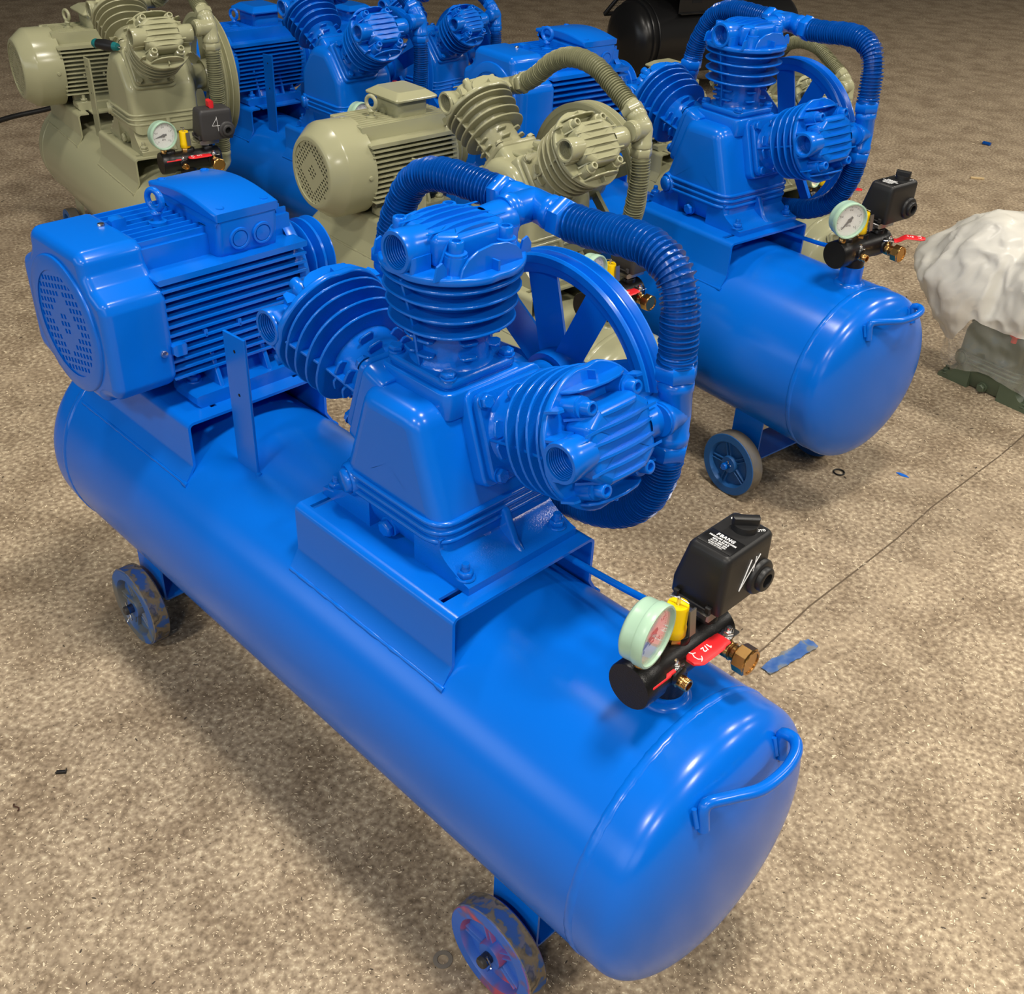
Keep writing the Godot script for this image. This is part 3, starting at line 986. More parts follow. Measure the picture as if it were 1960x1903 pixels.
# ---------------------------------------------------------------- valve cluster on the nipple
func text_mesh(s: String, size: float, font := "Droid Sans", bold := false) -> TextMesh:
	var k := "txt" + s + str(size) + str(bold)
	if not cache.has(k):
		var t := TextMesh.new()
		var f := SystemFont.new()
		f.font_names = PackedStringArray([font])
		if bold: f.font_weight = 700
		t.font = f
		t.text = s
		t.font_size = 32
		t.pixel_size = size / 32.0
		t.depth = 0.0004
		t.curve_step = 1.0
		cache[k] = t
	return cache[k]

func valve_part(root: Node3D, big: bool, pos: Vector3, turn: float, lift_up: float) -> void:
	var k := 0.78 if big else 0.62
	var v := part(root, "ball_valve", me("valve%s" % big, func(b):
		b.at(along(Vector3(1, 0, 0)))
		b.lathe([[0.0, -0.03 * k], [0.014 * k, -0.03 * k], [0.014 * k, -0.012 * k], [0.017 * k, -0.01 * k], [0.0185 * k, 0.0], [0.018 * k, 0.008 * k], [0.0165 * k, 0.012 * k], [0.019 * k, 0.014 * k], [0.019 * k, 0.017 * k], [0.0165 * k, 0.019 * k], [0.0165 * k, 0.026 * k]], 28, 0.75)
		if big:
			b.at(along(Vector3(1, 0, 0)) * lift()).prism(ngon(0.0235, 8), 0.024, 0.046, 0.002, 1, 0.8, true)
			b.at(along(Vector3(1, 0, 0))).lathe([[0.0205, 0.046], [0.0205, 0.0475], [0.0172, 0.0475], [0.0165, 0.03], [0.0, 0.03]], 28)
		else:
			b.lathe([[0.0165 * k, 0.026 * k], [0.0165 * k, 0.03 * k], [0.0152 * k, 0.032 * k], [0.0165 * k, 0.034 * k], [0.0152 * k, 0.036 * k], [0.0165 * k, 0.038 * k], [0.0152 * k, 0.04 * k], [0.0165 * k, 0.042 * k], [0.0152 * k, 0.045 * k], [0.0115 * k, 0.045 * k], [0.011 * k, 0.03 * k], [0.0, 0.03 * k]], 24)
		b.at(P(0, 0.014 * k, 0)).lathe([[0.011 * k, 0.0], [0.0105 * k, 0.008 * k], [0.007 * k, 0.01 * k], [0.006 * k, 0.026 * k], [0.0, 0.026 * k]], 18)
		b.at(Transform3D())), mat.brass, Transform3D(Basis(), pos))
	tag(v, "brass ball valve with a red lever")
	part(v, "stem_nut", me("stemnut%s" % big, func(b):
		b.at(lift()).prism(ngon(0.0095 * k + 0.001, 6), 0.0, 0.008 * k, 0.001)
		b.at(Transform3D()).lathe([[0.014 * k, -0.002], [0.014 * k, 0.0005], [0.0, 0.0005]], 18)
		b.lathe([[0.0055 * k, 0.0], [0.0055 * k, 0.015 * k], [0.0, 0.016 * k]], 14)), mat.steel, P(0, 0.037 * k, 0))
	var hx := Transform3D(Basis(Vector3(0, 1, 0), turn), Vector3(0, 0.034 * k, 0))
	part(v, "lever_plate", me("leverplate%s" % big, func(b):
		b.at(lift()).prism(roundp(V2([-0.022 * k, -0.013 * k, 0.026 * k, -0.0135 * k, 0.026 * k, 0.0135 * k, -0.022 * k, 0.013 * k]), 0.004 * k, 2), -0.001, 0.0015, 0.0006)), mat.steel, hx)
	var L := 0.08 if big else 0.06
	part(v, "lever", me("lever%s%.2f" % [big, lift_up], func(b):
		var rows := []
		var w := 0.015 if big else 0.0095
		for i in 14:
			var u := i / 13.0
			var xx := 0.016 * k + L * u
			var y := lift_up * smoothstep(0.05, 0.4, u)
			var ww := w * (1.0 if i < 12 else (0.8 if i == 12 else 0.45)) * (0.86 if u < 0.2 else 1.0)
			var row := PackedVector3Array()
			for q in [[-1.0, -0.5], [-1.12, 0.0], [-1.0, 0.5], [-0.85, 0.8], [0.0, 0.9], [0.85, 0.8], [1.0, 0.5], [1.12, 0.0], [1.0, -0.5]]:
				row.push_back(Vector3(xx, y + q[1] * 0.0035, q[0] * ww))
			rows.append(row)
		b.grid(rows, true, 0.3)
		b.fan(rows[0], true)
		b.fan(rows[13])), mat.red, hx)
	if big:
		var mk := Transform3D(Basis(Vector3(1, 0, 0), -PH), Vector3(0.052, lift_up + 0.0034, 0.002))
		part(v, "lever_marking", text_mesh("1/2", 0.013, "Droid Sans", true), mat.print, hx * mk)
		part(v, "lever_marking", me("arrow", func(b):
			b.tube(V3([0.0, 0, -0.009, 0.005, 0, -0.005, 0.0055, 0, 0.002, 0.002, 0, 0.008]), 0.0008, 6)
			b.tube(V3([-0.004, 0, -0.004, 0.0, 0, -0.009, 0.005, 0, -0.011]), 0.0008, 6)
			b.tube(V3([-0.003, 0, 0.006, 0.002, 0, 0.008, 0.004, 0, 0.013]), 0.0008, 6)), mat.print, hx * P(0.076, lift_up + 0.0034, 0))

func gauge_part(root: Node3D, pos: Vector3, turn: float, needle: float, tilt := 0.0) -> void:
	var x := Transform3D(Basis(Vector3(0, 1, 0), turn) * Basis(Vector3(1, 0, 0), tilt), pos)
	var g := part(root, "pressure_gauge", me("gauge", func(b):
		b.at(along(Vector3(0, 0, 1)))
		b.lathe([[0.0, -0.018], [0.04, -0.018], [0.0455, -0.014], [0.0465, -0.01], [0.0465, 0.004], [0.0475, 0.0055], [0.0485, 0.007], [0.0485, 0.021], [0.0475, 0.0225], [0.0445, 0.0225], [0.043, 0.016], [0.0425, 0.012]], 56, 0.6)
		b.at(Transform3D())), mat.mint, x)
	tag(g, "round pressure gauge in a pale green case")
	part(g, "dial", me("dial", func(b): b.at(along(Vector3(0, 0, 1))).lathe([[0.043, 0.01], [0.043, 0.0125], [0.0, 0.0125]], 40)), mat.dial)
	part(g, "dial_marks", me("marks", func(b):
		for i in 41:
			var a := deg_to_rad(225.0 - 270.0 * i / 40.0)
			var l := 0.0045 if i % 5 == 0 else 0.0022
			b.at(Transform3D(Basis(Vector3(0, 0, 1), a), Vector3(0, 0, 0.0128))).box(Vector3(0.0375 - l / 2, 0, 0), Vector3(l, 0.0006 if i % 5 else 0.001, 0.0003))
		b.at(Transform3D())), mat.ink)
	for i in 5:
		var a := deg_to_rad(225.0 - 270.0 * i / 4.0)
		part(g, "numeral", text_mesh(["0", "0.4", "0.8", "1.2", "1.6"][i], 0.0075), mat.ink, P(cos(a) * 0.028, sin(a) * 0.028, 0.0127))
	part(g, "numeral", text_mesh("MPa", 0.0075), mat.ink, P(0, -0.015, 0.0127))
	part(g, "needle", me("needle", func(b):
		b.prism(V2([-0.012, -0.003, 0.0, -0.004, 0.031, -0.0006, 0.031, 0.0006, 0.0, 0.004, -0.012, 0.003]), 0.0135, 0.0148)
		b.at(along(Vector3(0, 0, 1))).lathe([[0.0055, 0.0135], [0.0055, 0.0165], [0.0, 0.017]], 18)
		b.at(Transform3D())), mat.ink, Transform3D(Basis(Vector3(0, 0, 1), needle), Vector3.ZERO))
	part(g, "glass", me("glass", func(b): b.at(along(Vector3(0, 0, 1))).lathe([[0.0, 0.0172], [0.0435, 0.0172], [0.0435, 0.0186], [0.0, 0.0186]], 36)), mat.glass)
	part(g, "stem", me("gstem", func(b):
		b.at(P(0, -0.052, 0)).lathe([[0.0, -0.03], [0.0075, -0.03], [0.0075, -0.014], [0.01, -0.013], [0.01, 0.0], [0.0, 0.008]], 18)), mat.brass)

func switch_part(root: Node3D, pos: Vector3, o: Dictionary) -> void:
	var grey: bool = o.get("red_knob", false)
	var pm: Material = mat.grey_plastic if grey else mat.plastic
	var s := part(root, "pressure_switch", me("switch%s" % grey, func(b):
		var rows := []
		# base to top: half sizes and shift of each level (x, z)
		for q in [[0.0, 0.086, 0.112, 0.0, 0.006], [0.004, 0.09, 0.118, 0.0, 0.01], [0.03, 0.09, 0.12, 0.0, 0.012], [0.085, 0.076, 0.118, 0.007, 0.012], [0.098, 0.073, 0.116, 0.0085, 0.012], [0.103, 0.067, 0.11, 0.009, 0.01], [0.105, 0.06, 0.103, 0.009, 0.008]]:
			var row := PackedVector3Array()
			for w in rrect(q[1], q[2], q[4]): row.push_back(Vector3(w.x + q[3], q[0], -w.y))
			rows.append(row)
		b.grid(rows, true, 0.6)
		b.fan(rows[6])
		b.fan(rows[0], true)), pm, P(pos.x, pos.y, pos.z))
	tag(s, "black pressure switch box with a cable gland")
	part(s, "cable_gland", me("gland", func(b):
		b.at(along(Vector3(1, 0, 0)))
		b.lathe([[0.0, 0.0], [0.029, 0.0], [0.029, 0.01], [0.0265, 0.013], [0.0195, 0.0135], [0.0195, 0.02], [0.0175, 0.022], [0.0115, 0.022], [0.011, 0.008], [0.0, 0.008]], 30)
		b.at(Transform3D())), pm, P(0.0395, 0.032, -0.034) )
	part(s, "gland_bore", me("bore", func(b): b.at(along(Vector3(1, 0, 0))).lathe([[0.0103, 0.0], [0.0103, 0.001], [0.0, 0.001]], 20)), mat.hole, P(0.0395 + 0.0105, 0.032, -0.034))
	if grey:
		part(s, "red_knob", me("redknob", func(b): b.box(Vector3(0, 0.013, 0), Vector3(0.034, 0.026, 0.018), 0.004)), mat.red, P(0.006, 0.104, 0.004))
	else:
		part(s, "knob", me("knob", func(b):
			b.lathe([[0.0, 0.0], [0.0195, 0.0], [0.0185, 0.011], [0.0, 0.011]], 28)
			b.box(Vector3(0, 0.015, 0), Vector3(0.039, 0.016, 0.0135), 0.002)), pm, P(0.012, 0.104, -0.026) * Transform3D(Basis(Vector3(0, 1, 0), o.get("knob", 0.78)), Vector3.ZERO))
		part(s, "label_plate", me("plate", func(b): b.box(Vector3.ZERO, Vector3(0.058, 0.0012, 0.038), 0.0004)), mat.black_paint, P(0.009, 0.1052, 0.027))
		var lines := [["FBANG", 0.0095, true], ["PRESSURE SWITCHES", 0.0048, true], ["MPa 0.25-0.8", 0.0048, true], ["AC-15 380V 20A", 0.004, true], ["CLASS IP20 5.5kW", 0.0036, true], ["MADE IN CHINA", 0.0032, false]]
		var zz := 0.011
		for l in lines:
			zz += l[1] * 0.5
			part(s, "lettering", text_mesh(l[0], l[1], "Droid Sans", l[2]), mat.print, Transform3D(Basis(Vector3(1, 0, 0), -PH), Vector3(0.009, 0.106, zz)))
			zz += l[1] * 0.5 + 0.0006
		part(s, "lettering", text_mesh("AUTO", 0.0072, "Droid Sans", true), mat.print, Transform3D(Basis(Vector3(0, 1, 0), 1.0) * Basis(Vector3(1, 0, 0), -PH), Vector3(0.03, 0.1052, -0.038)))
		part(s, "lettering", text_mesh("OFF", 0.0072, "Droid Sans", true), mat.print, Transform3D(Basis(Vector3(0, 1, 0), 0.6) * Basis(Vector3(1, 0, 0), -PH), Vector3(-0.012, 0.1052, -0.036)))
	part(s, "clip", me("swclip", func(b):
		b.box(Vector3(0, 0, 0.062), Vector3(0.06, 0.004, 0.004), 0.001)
		for q in [-0.029, 0.029]: b.box(Vector3(q, 0.003, 0.0625), Vector3(0.009, 0.012, 0.008), 0.0015)), pm, P(0.0, 0.006, 0.0))
	part(s, "flange", me("swflange", func(b):
		b.box(Vector3(0, -0.008, 0.0), Vector3(0.07, 0.014, 0.07), 0.003)
		b.at(lift()).prism(ngon(0.022, 6), -0.034, -0.014, 0.002)
		b.at(Transform3D()).lathe([[0.0, -0.06], [0.016, -0.06], [0.016, -0.03], [0.0, -0.03]], 20)), mat.alu, P(-0.004, 0, 0.028))
	if o.has("chalk"):
		part(s, "chalk_mark", me("chalk" + o.chalk, func(b):
			for st in ([[0.012, 0.078, -0.004, 0.022, 0.03, 0.016, 0.0, 0.078, -0.026], [0.008, 0.078, -0.016, 0.0, 0.034, -0.012]] if o.chalk == "a" else [[0.0, 0.075, 0.0, 0, 0.05, 0.018, 0, 0.048, -0.016], [0.0, 0.08, 0.0, 0.0, 0.03, -0.004]]):
				var pth := PackedVector3Array()
				for i in range(0, st.size(), 3):
					pth.push_back(Vector3(0.0458 - maxf(0.0, st[i + 1] - 0.03) * 0.001, st[i + 1], st[i + 2]))
				b.tube(pth, 0.0008, 6)), mat.print)

func cluster_part(root: Node3D, c: Dictionary, o: Dictionary) -> void:
	var y: float = c.ay + c.R + o.get("rise", 0.075)
	var x: float = c.vx
	var m := part(root, "manifold", me("manifold%s" % o.get("rise", 0.075), func(b):
		b.at(along(Vector3(0, 0, 1)))
		b.lathe([[0.0, -0.118], [0.03, -0.118], [0.036, -0.112], [0.036, -0.07], [0.034, -0.066], [0.034, 0.05], [0.038, 0.056], [0.038, 0.094], [0.0365, 0.097], [0.0, 0.097]], 40, 0.75)
		b.at(Transform3D()).lathe([[0.029, -o.get("rise", 0.075) + c.nip - 0.004], [0.029, -0.02], [0.0, -0.02]], 30)
		for q in [[-0.078, 1], [0.06, 1], [-0.01, 1]]:
			b.at(P(0, 0, q[0])).lathe([[0.019, 0.026], [0.019, 0.041], [0.017, 0.043], [0.0, 0.043]], 24)
		for q in [[-0.084, 0.021], [0.024, 0.015]]:
			b.at(along(Vector3(1, 0, 0), Vector3(0, 0, q[0]))).lathe([[q[1], 0.01], [q[1], 0.036], [q[1] - 0.004, 0.039], [0.0, 0.039]], 24)
		b.at(Transform3D())), mat.iron, P(x, y, 0))
	tag(m, "black cast manifold across the tank outlet")
	valve_part(root, true, Vector3(x + 0.04, y - 0.008, -0.084), o.get("big_turn", -PH), o.get("big_lift", 0.0))
	valve_part(root, false, Vector3(x + 0.026, y - 0.008, 0.024), o.get("small_turn", -PH), 0.0)
	gauge_part(root, Vector3(x + 0.004, y + 0.1, 0.082), o.get("gauge_turn", PH + 0.16), o.get("needle", 3.4))
	# yellow safety valve
	var sv := part(root, "safety_valve", me("safety", func(b):
		b.lathe([[0.0, 0.018], [0.0155, 0.018], [0.0175, 0.02], [0.0178, 0.034], [0.0165, 0.038], [0.0165, 0.072], [0.0155, 0.075], [0.004, 0.075], [0.0, 0.07]], 30)), mat.yellow, P(x, y + 0.026, 0.002))
	tag(sv, "yellow capped safety valve")
	part(sv, "brass_base", me("svbase", func(b): b.at(lift()).prism(ngon(0.0145, 6), -0.002, 0.019, 0.001)), mat.brass)
	part(sv, "pull_pin", me("svpin", func(b):
		b.lathe([[0.003, 0.07], [0.003, 0.088], [0.0, 0.089]], 10)
		b.tube(V3([-0.014, 0.084, 0.004, 0.0, 0.086, 0.0, 0.015, 0.082, -0.004]), 0.0013, 6)), mat.steel)
	part(sv, "tag_card", me("svtag", func(b): b.box(Vector3.ZERO, Vector3(0.003, 0.044, 0.014), 0.0)), mat.alu, P(0.024, 0.052, -0.006) * Transform3D(Basis(Vector3(0, 0, 1), 0.12), Vector3.ZERO))
	switch_part(root, Vector3(x - 0.007, y + 0.066, -0.108), o)
	# unloader pipe
	part(root, "unloader_pipe", me("unloader%s%s" % [c.kind, o.get("rise", 0.075)], func(b):
		b.tube(spline(V3([c.ps[1] - 0.12, c.sy - 0.035, -0.12, c.ps[1] + 0.02, c.sy - 0.03, -0.12, c.vx - 0.14, c.sy - 0.012, -0.112, c.vx - 0.02, y + 0.008, -0.08]), 0.02), 0.0062, 10)), c.paint)

# ---------------------------------------------------------------- whole compressors
func config(kind: String, colour: String) -> Dictionary:
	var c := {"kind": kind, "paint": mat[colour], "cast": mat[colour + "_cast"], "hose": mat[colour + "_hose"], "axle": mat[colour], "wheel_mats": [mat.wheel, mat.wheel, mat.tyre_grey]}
	if kind == "W":
		c.merge({"R": 0.25, "ay": 0.447, "xl": -0.61, "xr": 1.006, "sy": 0.7445, "sw": 0.167, "ps": [0.229, 0.653], "ms": [-0.59, -0.137], "wx": [-0.455, 0.82], "wr": 0.102,
			"vx": 0.95, "nip": 0.012, "xc": 0.431, "yc": 0.925, "z0": -0.165, "z1": 0.112, "angs": [-1.243, 0.0, 1.243], "zs": [0.005, -0.026, -0.061], "cs": 1.0, "mx": -0.365, "my": 0.914, "fz": -0.289})
	else:
		c.merge({"R": 0.21, "ay": 0.365, "xl": -0.54, "xr": 0.765, "sy": 0.627, "sw": 0.138, "ps": [0.125, 0.54], "ms": [-0.55, -0.13], "wx": [-0.4, 0.6], "wr": 0.08,
			"vx": 0.7, "nip": 0.015, "xc": 0.342, "yc": 0.84, "z0": -0.15, "z1": 0.105, "angs": [-0.9, 0.9], "zs": [-0.02, 0.004], "cs": 0.93, "mx": -0.34, "my": 0.774, "fz": -0.25})
	return c

func compressor(kind: String, colour: String, label: String, x: Transform3D, o: Dictionary, group := "") -> Node3D:
	var c := config(kind, colour)
	if o.has("wheel_mats"): c.wheel_mats = o.wheel_mats
	if o.has("nip"): c.nip = o.nip
	if o.has("axle"): c.axle = o.axle
	if o.has("xr"): c.xr = o.xr; c.vx = o.xr - 0.07
	var r := thing("air_compressor", label, "compressor", x, group)
	if not o.has("nip") and not o.has("xr"): tank_part(r, c)
	else:
		var k: String = c.kind
		c.kind = k + "n"
		tank_part(r, c)
		c.kind = k
	# slots under the feet: across the saddle for the pump, along it for the motor
	var ph := []
	var mh := []
	for sx in [1, -1]:
		for q in ([-0.142, 0.103] if kind == "W" else [-0.125, 0.09]):
			var px: float = c.xc + sx * (0.174 if kind == "W" else 0.16)
			ph.append([px - 0.0065, px + 0.0065, q - 0.012 if q > 0 else q - 0.005, q + (0.046 if kind == "W" else 0.03) if q > 0 else q + 0.03])
		for q in [-0.114, 0.087]:
			var px: float = c.mx + sx * (0.122 if kind == "W" else 0.135)
			mh.append([minf(px - 0.01, px + 0.075 * sx), maxf(px + 0.01, px + 0.075 * sx), q - 0.0065, q + 0.0065])
	saddle_part(r, c, c.ps[0], c.ps[1], ph)
	saddle_part(r, c, c.ms[0], c.ms[1], mh)
	wheels_part(r, c)
	motor_part(r, c)
	crankcase_part(r, c)
	if kind == "W":
		flywheel_part(r, c, 0.238, c.fz, deg_to_rad(105.0), 9)
		# intercooler pipework behind the heads
		var ctr := Vector3(0.431, 1.272, -0.2)
		var rt := Vector3(0.768, 1.038, -0.186)
		var lt := Vector3(0.098, 1.036, -0.163)
		var t1 := tee_part(r, "pipe_tee", "c", c.paint, ctr, [Vector3(0.055, -0.004, 0.0), Vector3(-0.055, -0.004, 0.0), Vector3(0, 0, 0.07)])
		hexnut(t1, "hex_nut", c.paint, Vector3(0.068, -0.005, 0), Vector3(1, -0.06, 0))
		hexnut(t1, "hex_nut", c.paint, Vector3(-0.068, -0.005, 0), Vector3(1, 0.06, 0))
		var t2 := tee_part(r, "pipe_tee", "r", c.paint, rt, [Vector3(-0.006, 0.06, 0.0), Vector3(0.0, -0.055, 0.0), Vector3(0, 0, 0.04)])
		hexnut(t2, "hex_nut", c.paint, Vector3(-0.007, 0.07, 0), Vector3(-0.1, 1, 0))
		hexnut(t2, "hex_nut", c.paint, Vector3(-0.003, -0.064, 0), Vector3(0.05, 1, 0))
		var t3 := tee_part(r, "pipe_elbow", "l", c.paint, lt, [Vector3(0.005, 0.05, 0), Vector3(0, 0, 0.05)])
		hexnut(t3, "hex_nut", c.paint, Vector3(0.006, 0.06, 0), Vector3(0.05, 1, 0))
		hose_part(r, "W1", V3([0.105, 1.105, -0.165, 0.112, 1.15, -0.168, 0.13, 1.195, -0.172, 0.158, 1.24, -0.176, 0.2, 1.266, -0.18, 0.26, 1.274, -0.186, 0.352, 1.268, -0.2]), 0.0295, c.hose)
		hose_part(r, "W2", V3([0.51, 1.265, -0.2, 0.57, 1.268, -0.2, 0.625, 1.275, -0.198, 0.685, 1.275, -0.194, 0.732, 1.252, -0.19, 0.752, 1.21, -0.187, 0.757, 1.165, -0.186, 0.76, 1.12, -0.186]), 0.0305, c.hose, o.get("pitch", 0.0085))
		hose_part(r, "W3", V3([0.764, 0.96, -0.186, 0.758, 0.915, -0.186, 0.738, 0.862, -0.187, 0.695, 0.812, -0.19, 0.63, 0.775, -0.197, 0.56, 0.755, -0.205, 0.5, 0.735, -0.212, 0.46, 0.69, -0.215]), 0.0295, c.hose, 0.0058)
		var t4 := tee_part(r, "pipe_elbow", "t", c.paint, Vector3(0.455, 0.655, -0.212), [Vector3(0.003, 0.04, 0), Vector3(0, -0.05, 0.03)])
		tag(t4, "pipe elbow into the back of the tank")
	else:
		flywheel_part(r, c, 0.222, c.fz, deg_to_rad(100.0), 5)
		var rt := Vector3(0.619, 1.066, -0.165)
		var lt := Vector3(0.065, 1.062, -0.175)
		var t2 := tee_part(r, "pipe_tee", "vr", c.paint, rt, [Vector3(-0.035, 0.032, 0.0), Vector3(0.0, -0.052, 0.0), Vector3(0, 0, 0.055)])
		hexnut(t2, "hex_nut", c.paint, Vector3(-0.045, 0.04, 0), Vector3(-1, 0.9, 0), 0.031, 0.026)
		hexnut(t2, "hex_nut", c.paint, Vector3(0.001, -0.062, 0), Vector3(0.0, 1, 0), 0.031, 0.026)
		var t3 := tee_part(r, "pipe_elbow", "vl", c.paint, lt, [Vector3(0.045, 0.015, 0), Vector3(0, 0, 0.06)])
		hexnut(t3, "hex_nut", c.paint, Vector3(0.056, 0.02, 0), Vector3(1, 0.4, 0), 0.031, 0.026)
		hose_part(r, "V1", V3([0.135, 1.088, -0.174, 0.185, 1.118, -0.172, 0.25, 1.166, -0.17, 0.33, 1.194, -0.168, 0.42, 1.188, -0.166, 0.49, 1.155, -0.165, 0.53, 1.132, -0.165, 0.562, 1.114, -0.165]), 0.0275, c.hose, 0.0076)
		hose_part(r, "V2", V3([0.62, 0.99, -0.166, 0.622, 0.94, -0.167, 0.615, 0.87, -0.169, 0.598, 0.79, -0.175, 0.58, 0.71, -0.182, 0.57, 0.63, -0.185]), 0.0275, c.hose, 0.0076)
		var t4 := tee_part(r, "pipe_elbow", "vt", c.paint, Vector3(0.569, 0.585, -0.184), [Vector3(0.001, 0.04, 0), Vector3(0, -0.05, 0.05)])
		tag(t4, "pipe elbow into the back of the tank")
	# flat bar that carries the belt guard
	var bx: Array = [-0.06, 0.012, 0.672, 0.962, 0.105] if kind == "W" else [-0.075, -0.008, 0.55, 0.855, 0.09]
	var gb := part(r, "guard_bracket", me("bar" + kind, func(b):
		b.prism(V2([bx[0], bx[2] - 0.004, bx[1] - 0.002, bx[2], bx[1], bx[3] + 0.004, bx[0], bx[3]]), bx[4] - 0.003, bx[4] + 0.003, 0.0008)
		b.box(Vector3(bx[1], bx[2] + 0.001, bx[4]), Vector3(0.01, 0.01, 0.012), 0.003)), c.paint)
	tag(gb, "flat steel bar standing on the tank")
	for q in [0.06, 0.6]:
		part(gb, "bolt_hole", me("barhole", func(b): b.at(along(Vector3(0, 0, 1))).lathe([[0.0035, 0.0], [0.0035, 0.0004], [0.0, 0.0004]], 12)), mat.hole, P((bx[0] + bx[1]) / 2, lerpf(bx[3] - 0.03, bx[2], q * q), bx[4] + 0.0031))
	if o.get("cluster", true): cluster_part(r, c, o)
	return r


# ---------------------------------------------------------------- other things
func wrapped_pump() -> void:
	var x := Transform3D(Basis(Vector3(0, 1, 0), -0.12), Vector3(0.385, 0, -2.8))
	var r := thing("bare_pump", "dark green bare compressor pump with a red cap standing on the floor under plastic", "pump", x)
	var c := config("V", "olive")
	c.merge({"paint": mat.dark_olive, "cast": mat.dark_olive, "sy": 0.0, "yc": 0.213, "xc": 0.0}, true)
	crankcase_part(r, c)
	part(r, "breather_cap", me("redcap", func(b): b.lathe([[0.012, 0.0], [0.012, 0.022], [0.021, 0.024], [0.022, 0.036], [0.019, 0.039], [0.0, 0.04]], 24)), paint(Color8(236, 62, 38), 0.45), P(0.06, 0.235, 0.1))
	var n := FastNoiseLite.new()
	n.seed = 8
	n.frequency = 3.4
	n.fractal_octaves = 3
	n.noise_type = FastNoiseLite.TYPE_SIMPLEX_SMOOTH
	# one loose bag: the printed hood is milky, the lower film is clear
	var surf := func(u: float, a: float, creases: float) -> Vector3:
		# u 0 bottom to 1 top; a round the pump. The bag hangs over the two leaning heads.
		var lobe := pow(absf(cos(a)), 1.3)
		var y := 0.62 * pow(u, 0.9)
		var wx: float = lerpf(0.215, 0.42, smoothstep(0.12, 0.6, u)) * lobe + 0.2 * (1.0 - lobe)
		var close := pow(maxf(0.0, 1.0 - pow(clampf((u - 0.5) / 0.5, 0.0, 1.0), 2.0)), 0.55)
		var rr := wx * close
		var q := Vector3(cos(a) * rr * 4.0, y * 3.0, sin(a) * rr * 4.0)
		var fold := n.get_noise_3dv(q * 0.22) * 0.05 + (0.4 - absf(n.get_noise_3dv(q * 0.42 + Vector3(9, 0, 3)))) * 0.035 + creases * (0.3 - absf(n.get_noise_3dv(q * Vector3(1.1, 0.45, 1.1) + Vector3(2, 7, 1)))) * 0.008
		rr += fold * minf(1.0, rr * 8.0)
		y += n.get_noise_3dv(q * 0.25 + Vector3(5, 5, 5)) * 0.05 * u
		return Vector3(cos(a) * rr, y + 0.012, -sin(a) * rr * 0.84)
	var hood := MB.new()
	var film := MB.new()
	var rows_h := []
	var rows_f := []
	for i in 61:
		var ru := PackedVector3Array()
		var rf := PackedVector3Array()
		for j in 220:
			var a := TAU * j / 220
			# the hem of the hood hangs lowest at the left front
			var dip := smoothstep(0.72, 0.95, cos(a - 3.75))
			var hem := 0.43 - 0.2 * dip + 0.006 * sin(a * 5.0)
			ru.push_back(surf.call(lerpf(hem, 1.0, i / 60.0), a, 1.0) * Vector3(1.02, 1.004, 1.02))
			rf.push_back(surf.call(lerpf(0.05 + 0.09 * pow(sin(a * 1.5 + 0.6), 2.0), 0.62, i / 60.0), a, 1.6))
		rows_h.append(ru)
		rows_f.append(rf)
	hood.grid(rows_h, true, 0.35)
	film.grid(rows_f, true, 0.35)
	var milky := StandardMaterial3D.new()
	milky.transparency = BaseMaterial3D.TRANSPARENCY_ALPHA
	milky.albedo_color = Color(0.88, 0.87, 0.83, 0.84)
	milky.roughness = 0.32
	milky.backlight_enabled = true
	milky.backlight = Color(0.25, 0.25, 0.23)
	var clear := StandardMaterial3D.new()
	clear.transparency = BaseMaterial3D.TRANSPARENCY_ALPHA
	clear.albedo_color = Color(0.93, 0.93, 0.9, 0.14)
	clear.roughness = 0.12
	var bag := thing("plastic_bag", "crumpled whitish plastic bag draped over the bare dark green pump", "bag", x)
	part(bag, "hood", hood.done(), milky)
	part(bag, "clear_film", film.done(), clear)

func screwdriver() -> void:
	# lies across the far left green compressor, behind its right head
	var s := thing("screwdriver", "screwdriver with teal and black handle lying on the far left green compressor", "screwdriver", Transform3D())
	# on the flat top of that crankcase, its tip against the flange of the right cylinder
	var place := Transform3D(Basis(Vector3(0, 1, 0), -0.16), Vector3(-2.596, 0, -0.97))
	s.position = place * Vector3(0.252, 0.9705, 0.135)
	var d := place.basis * Vector3(0.14, 0.002, -0.07)
	part(s, "handle", me("sdh", func(b): b.lathe([[0.0, 0.0], [0.013, 0.002], [0.017, 0.012], [0.0155, 0.03], [0.0185, 0.06], [0.017, 0.095], [0.0125, 0.118], [0.0, 0.12]], 24)), mat.teal, along(d))
	part(s, "grip", me("sdg", func(b): b.lathe([[0.016, 0.02], [0.0168, 0.028], [0.0196, 0.058], [0.0182, 0.094], [0.0142, 0.106], [0.013, 0.106]], 24)), mat.plastic, along(d))
	part(s, "shaft", me("sds", func(b): b.lathe([[0.0, 0.115], [0.004, 0.115], [0.004, 0.132], [0.0, 0.133]], 12)), mat.steel, along(d))

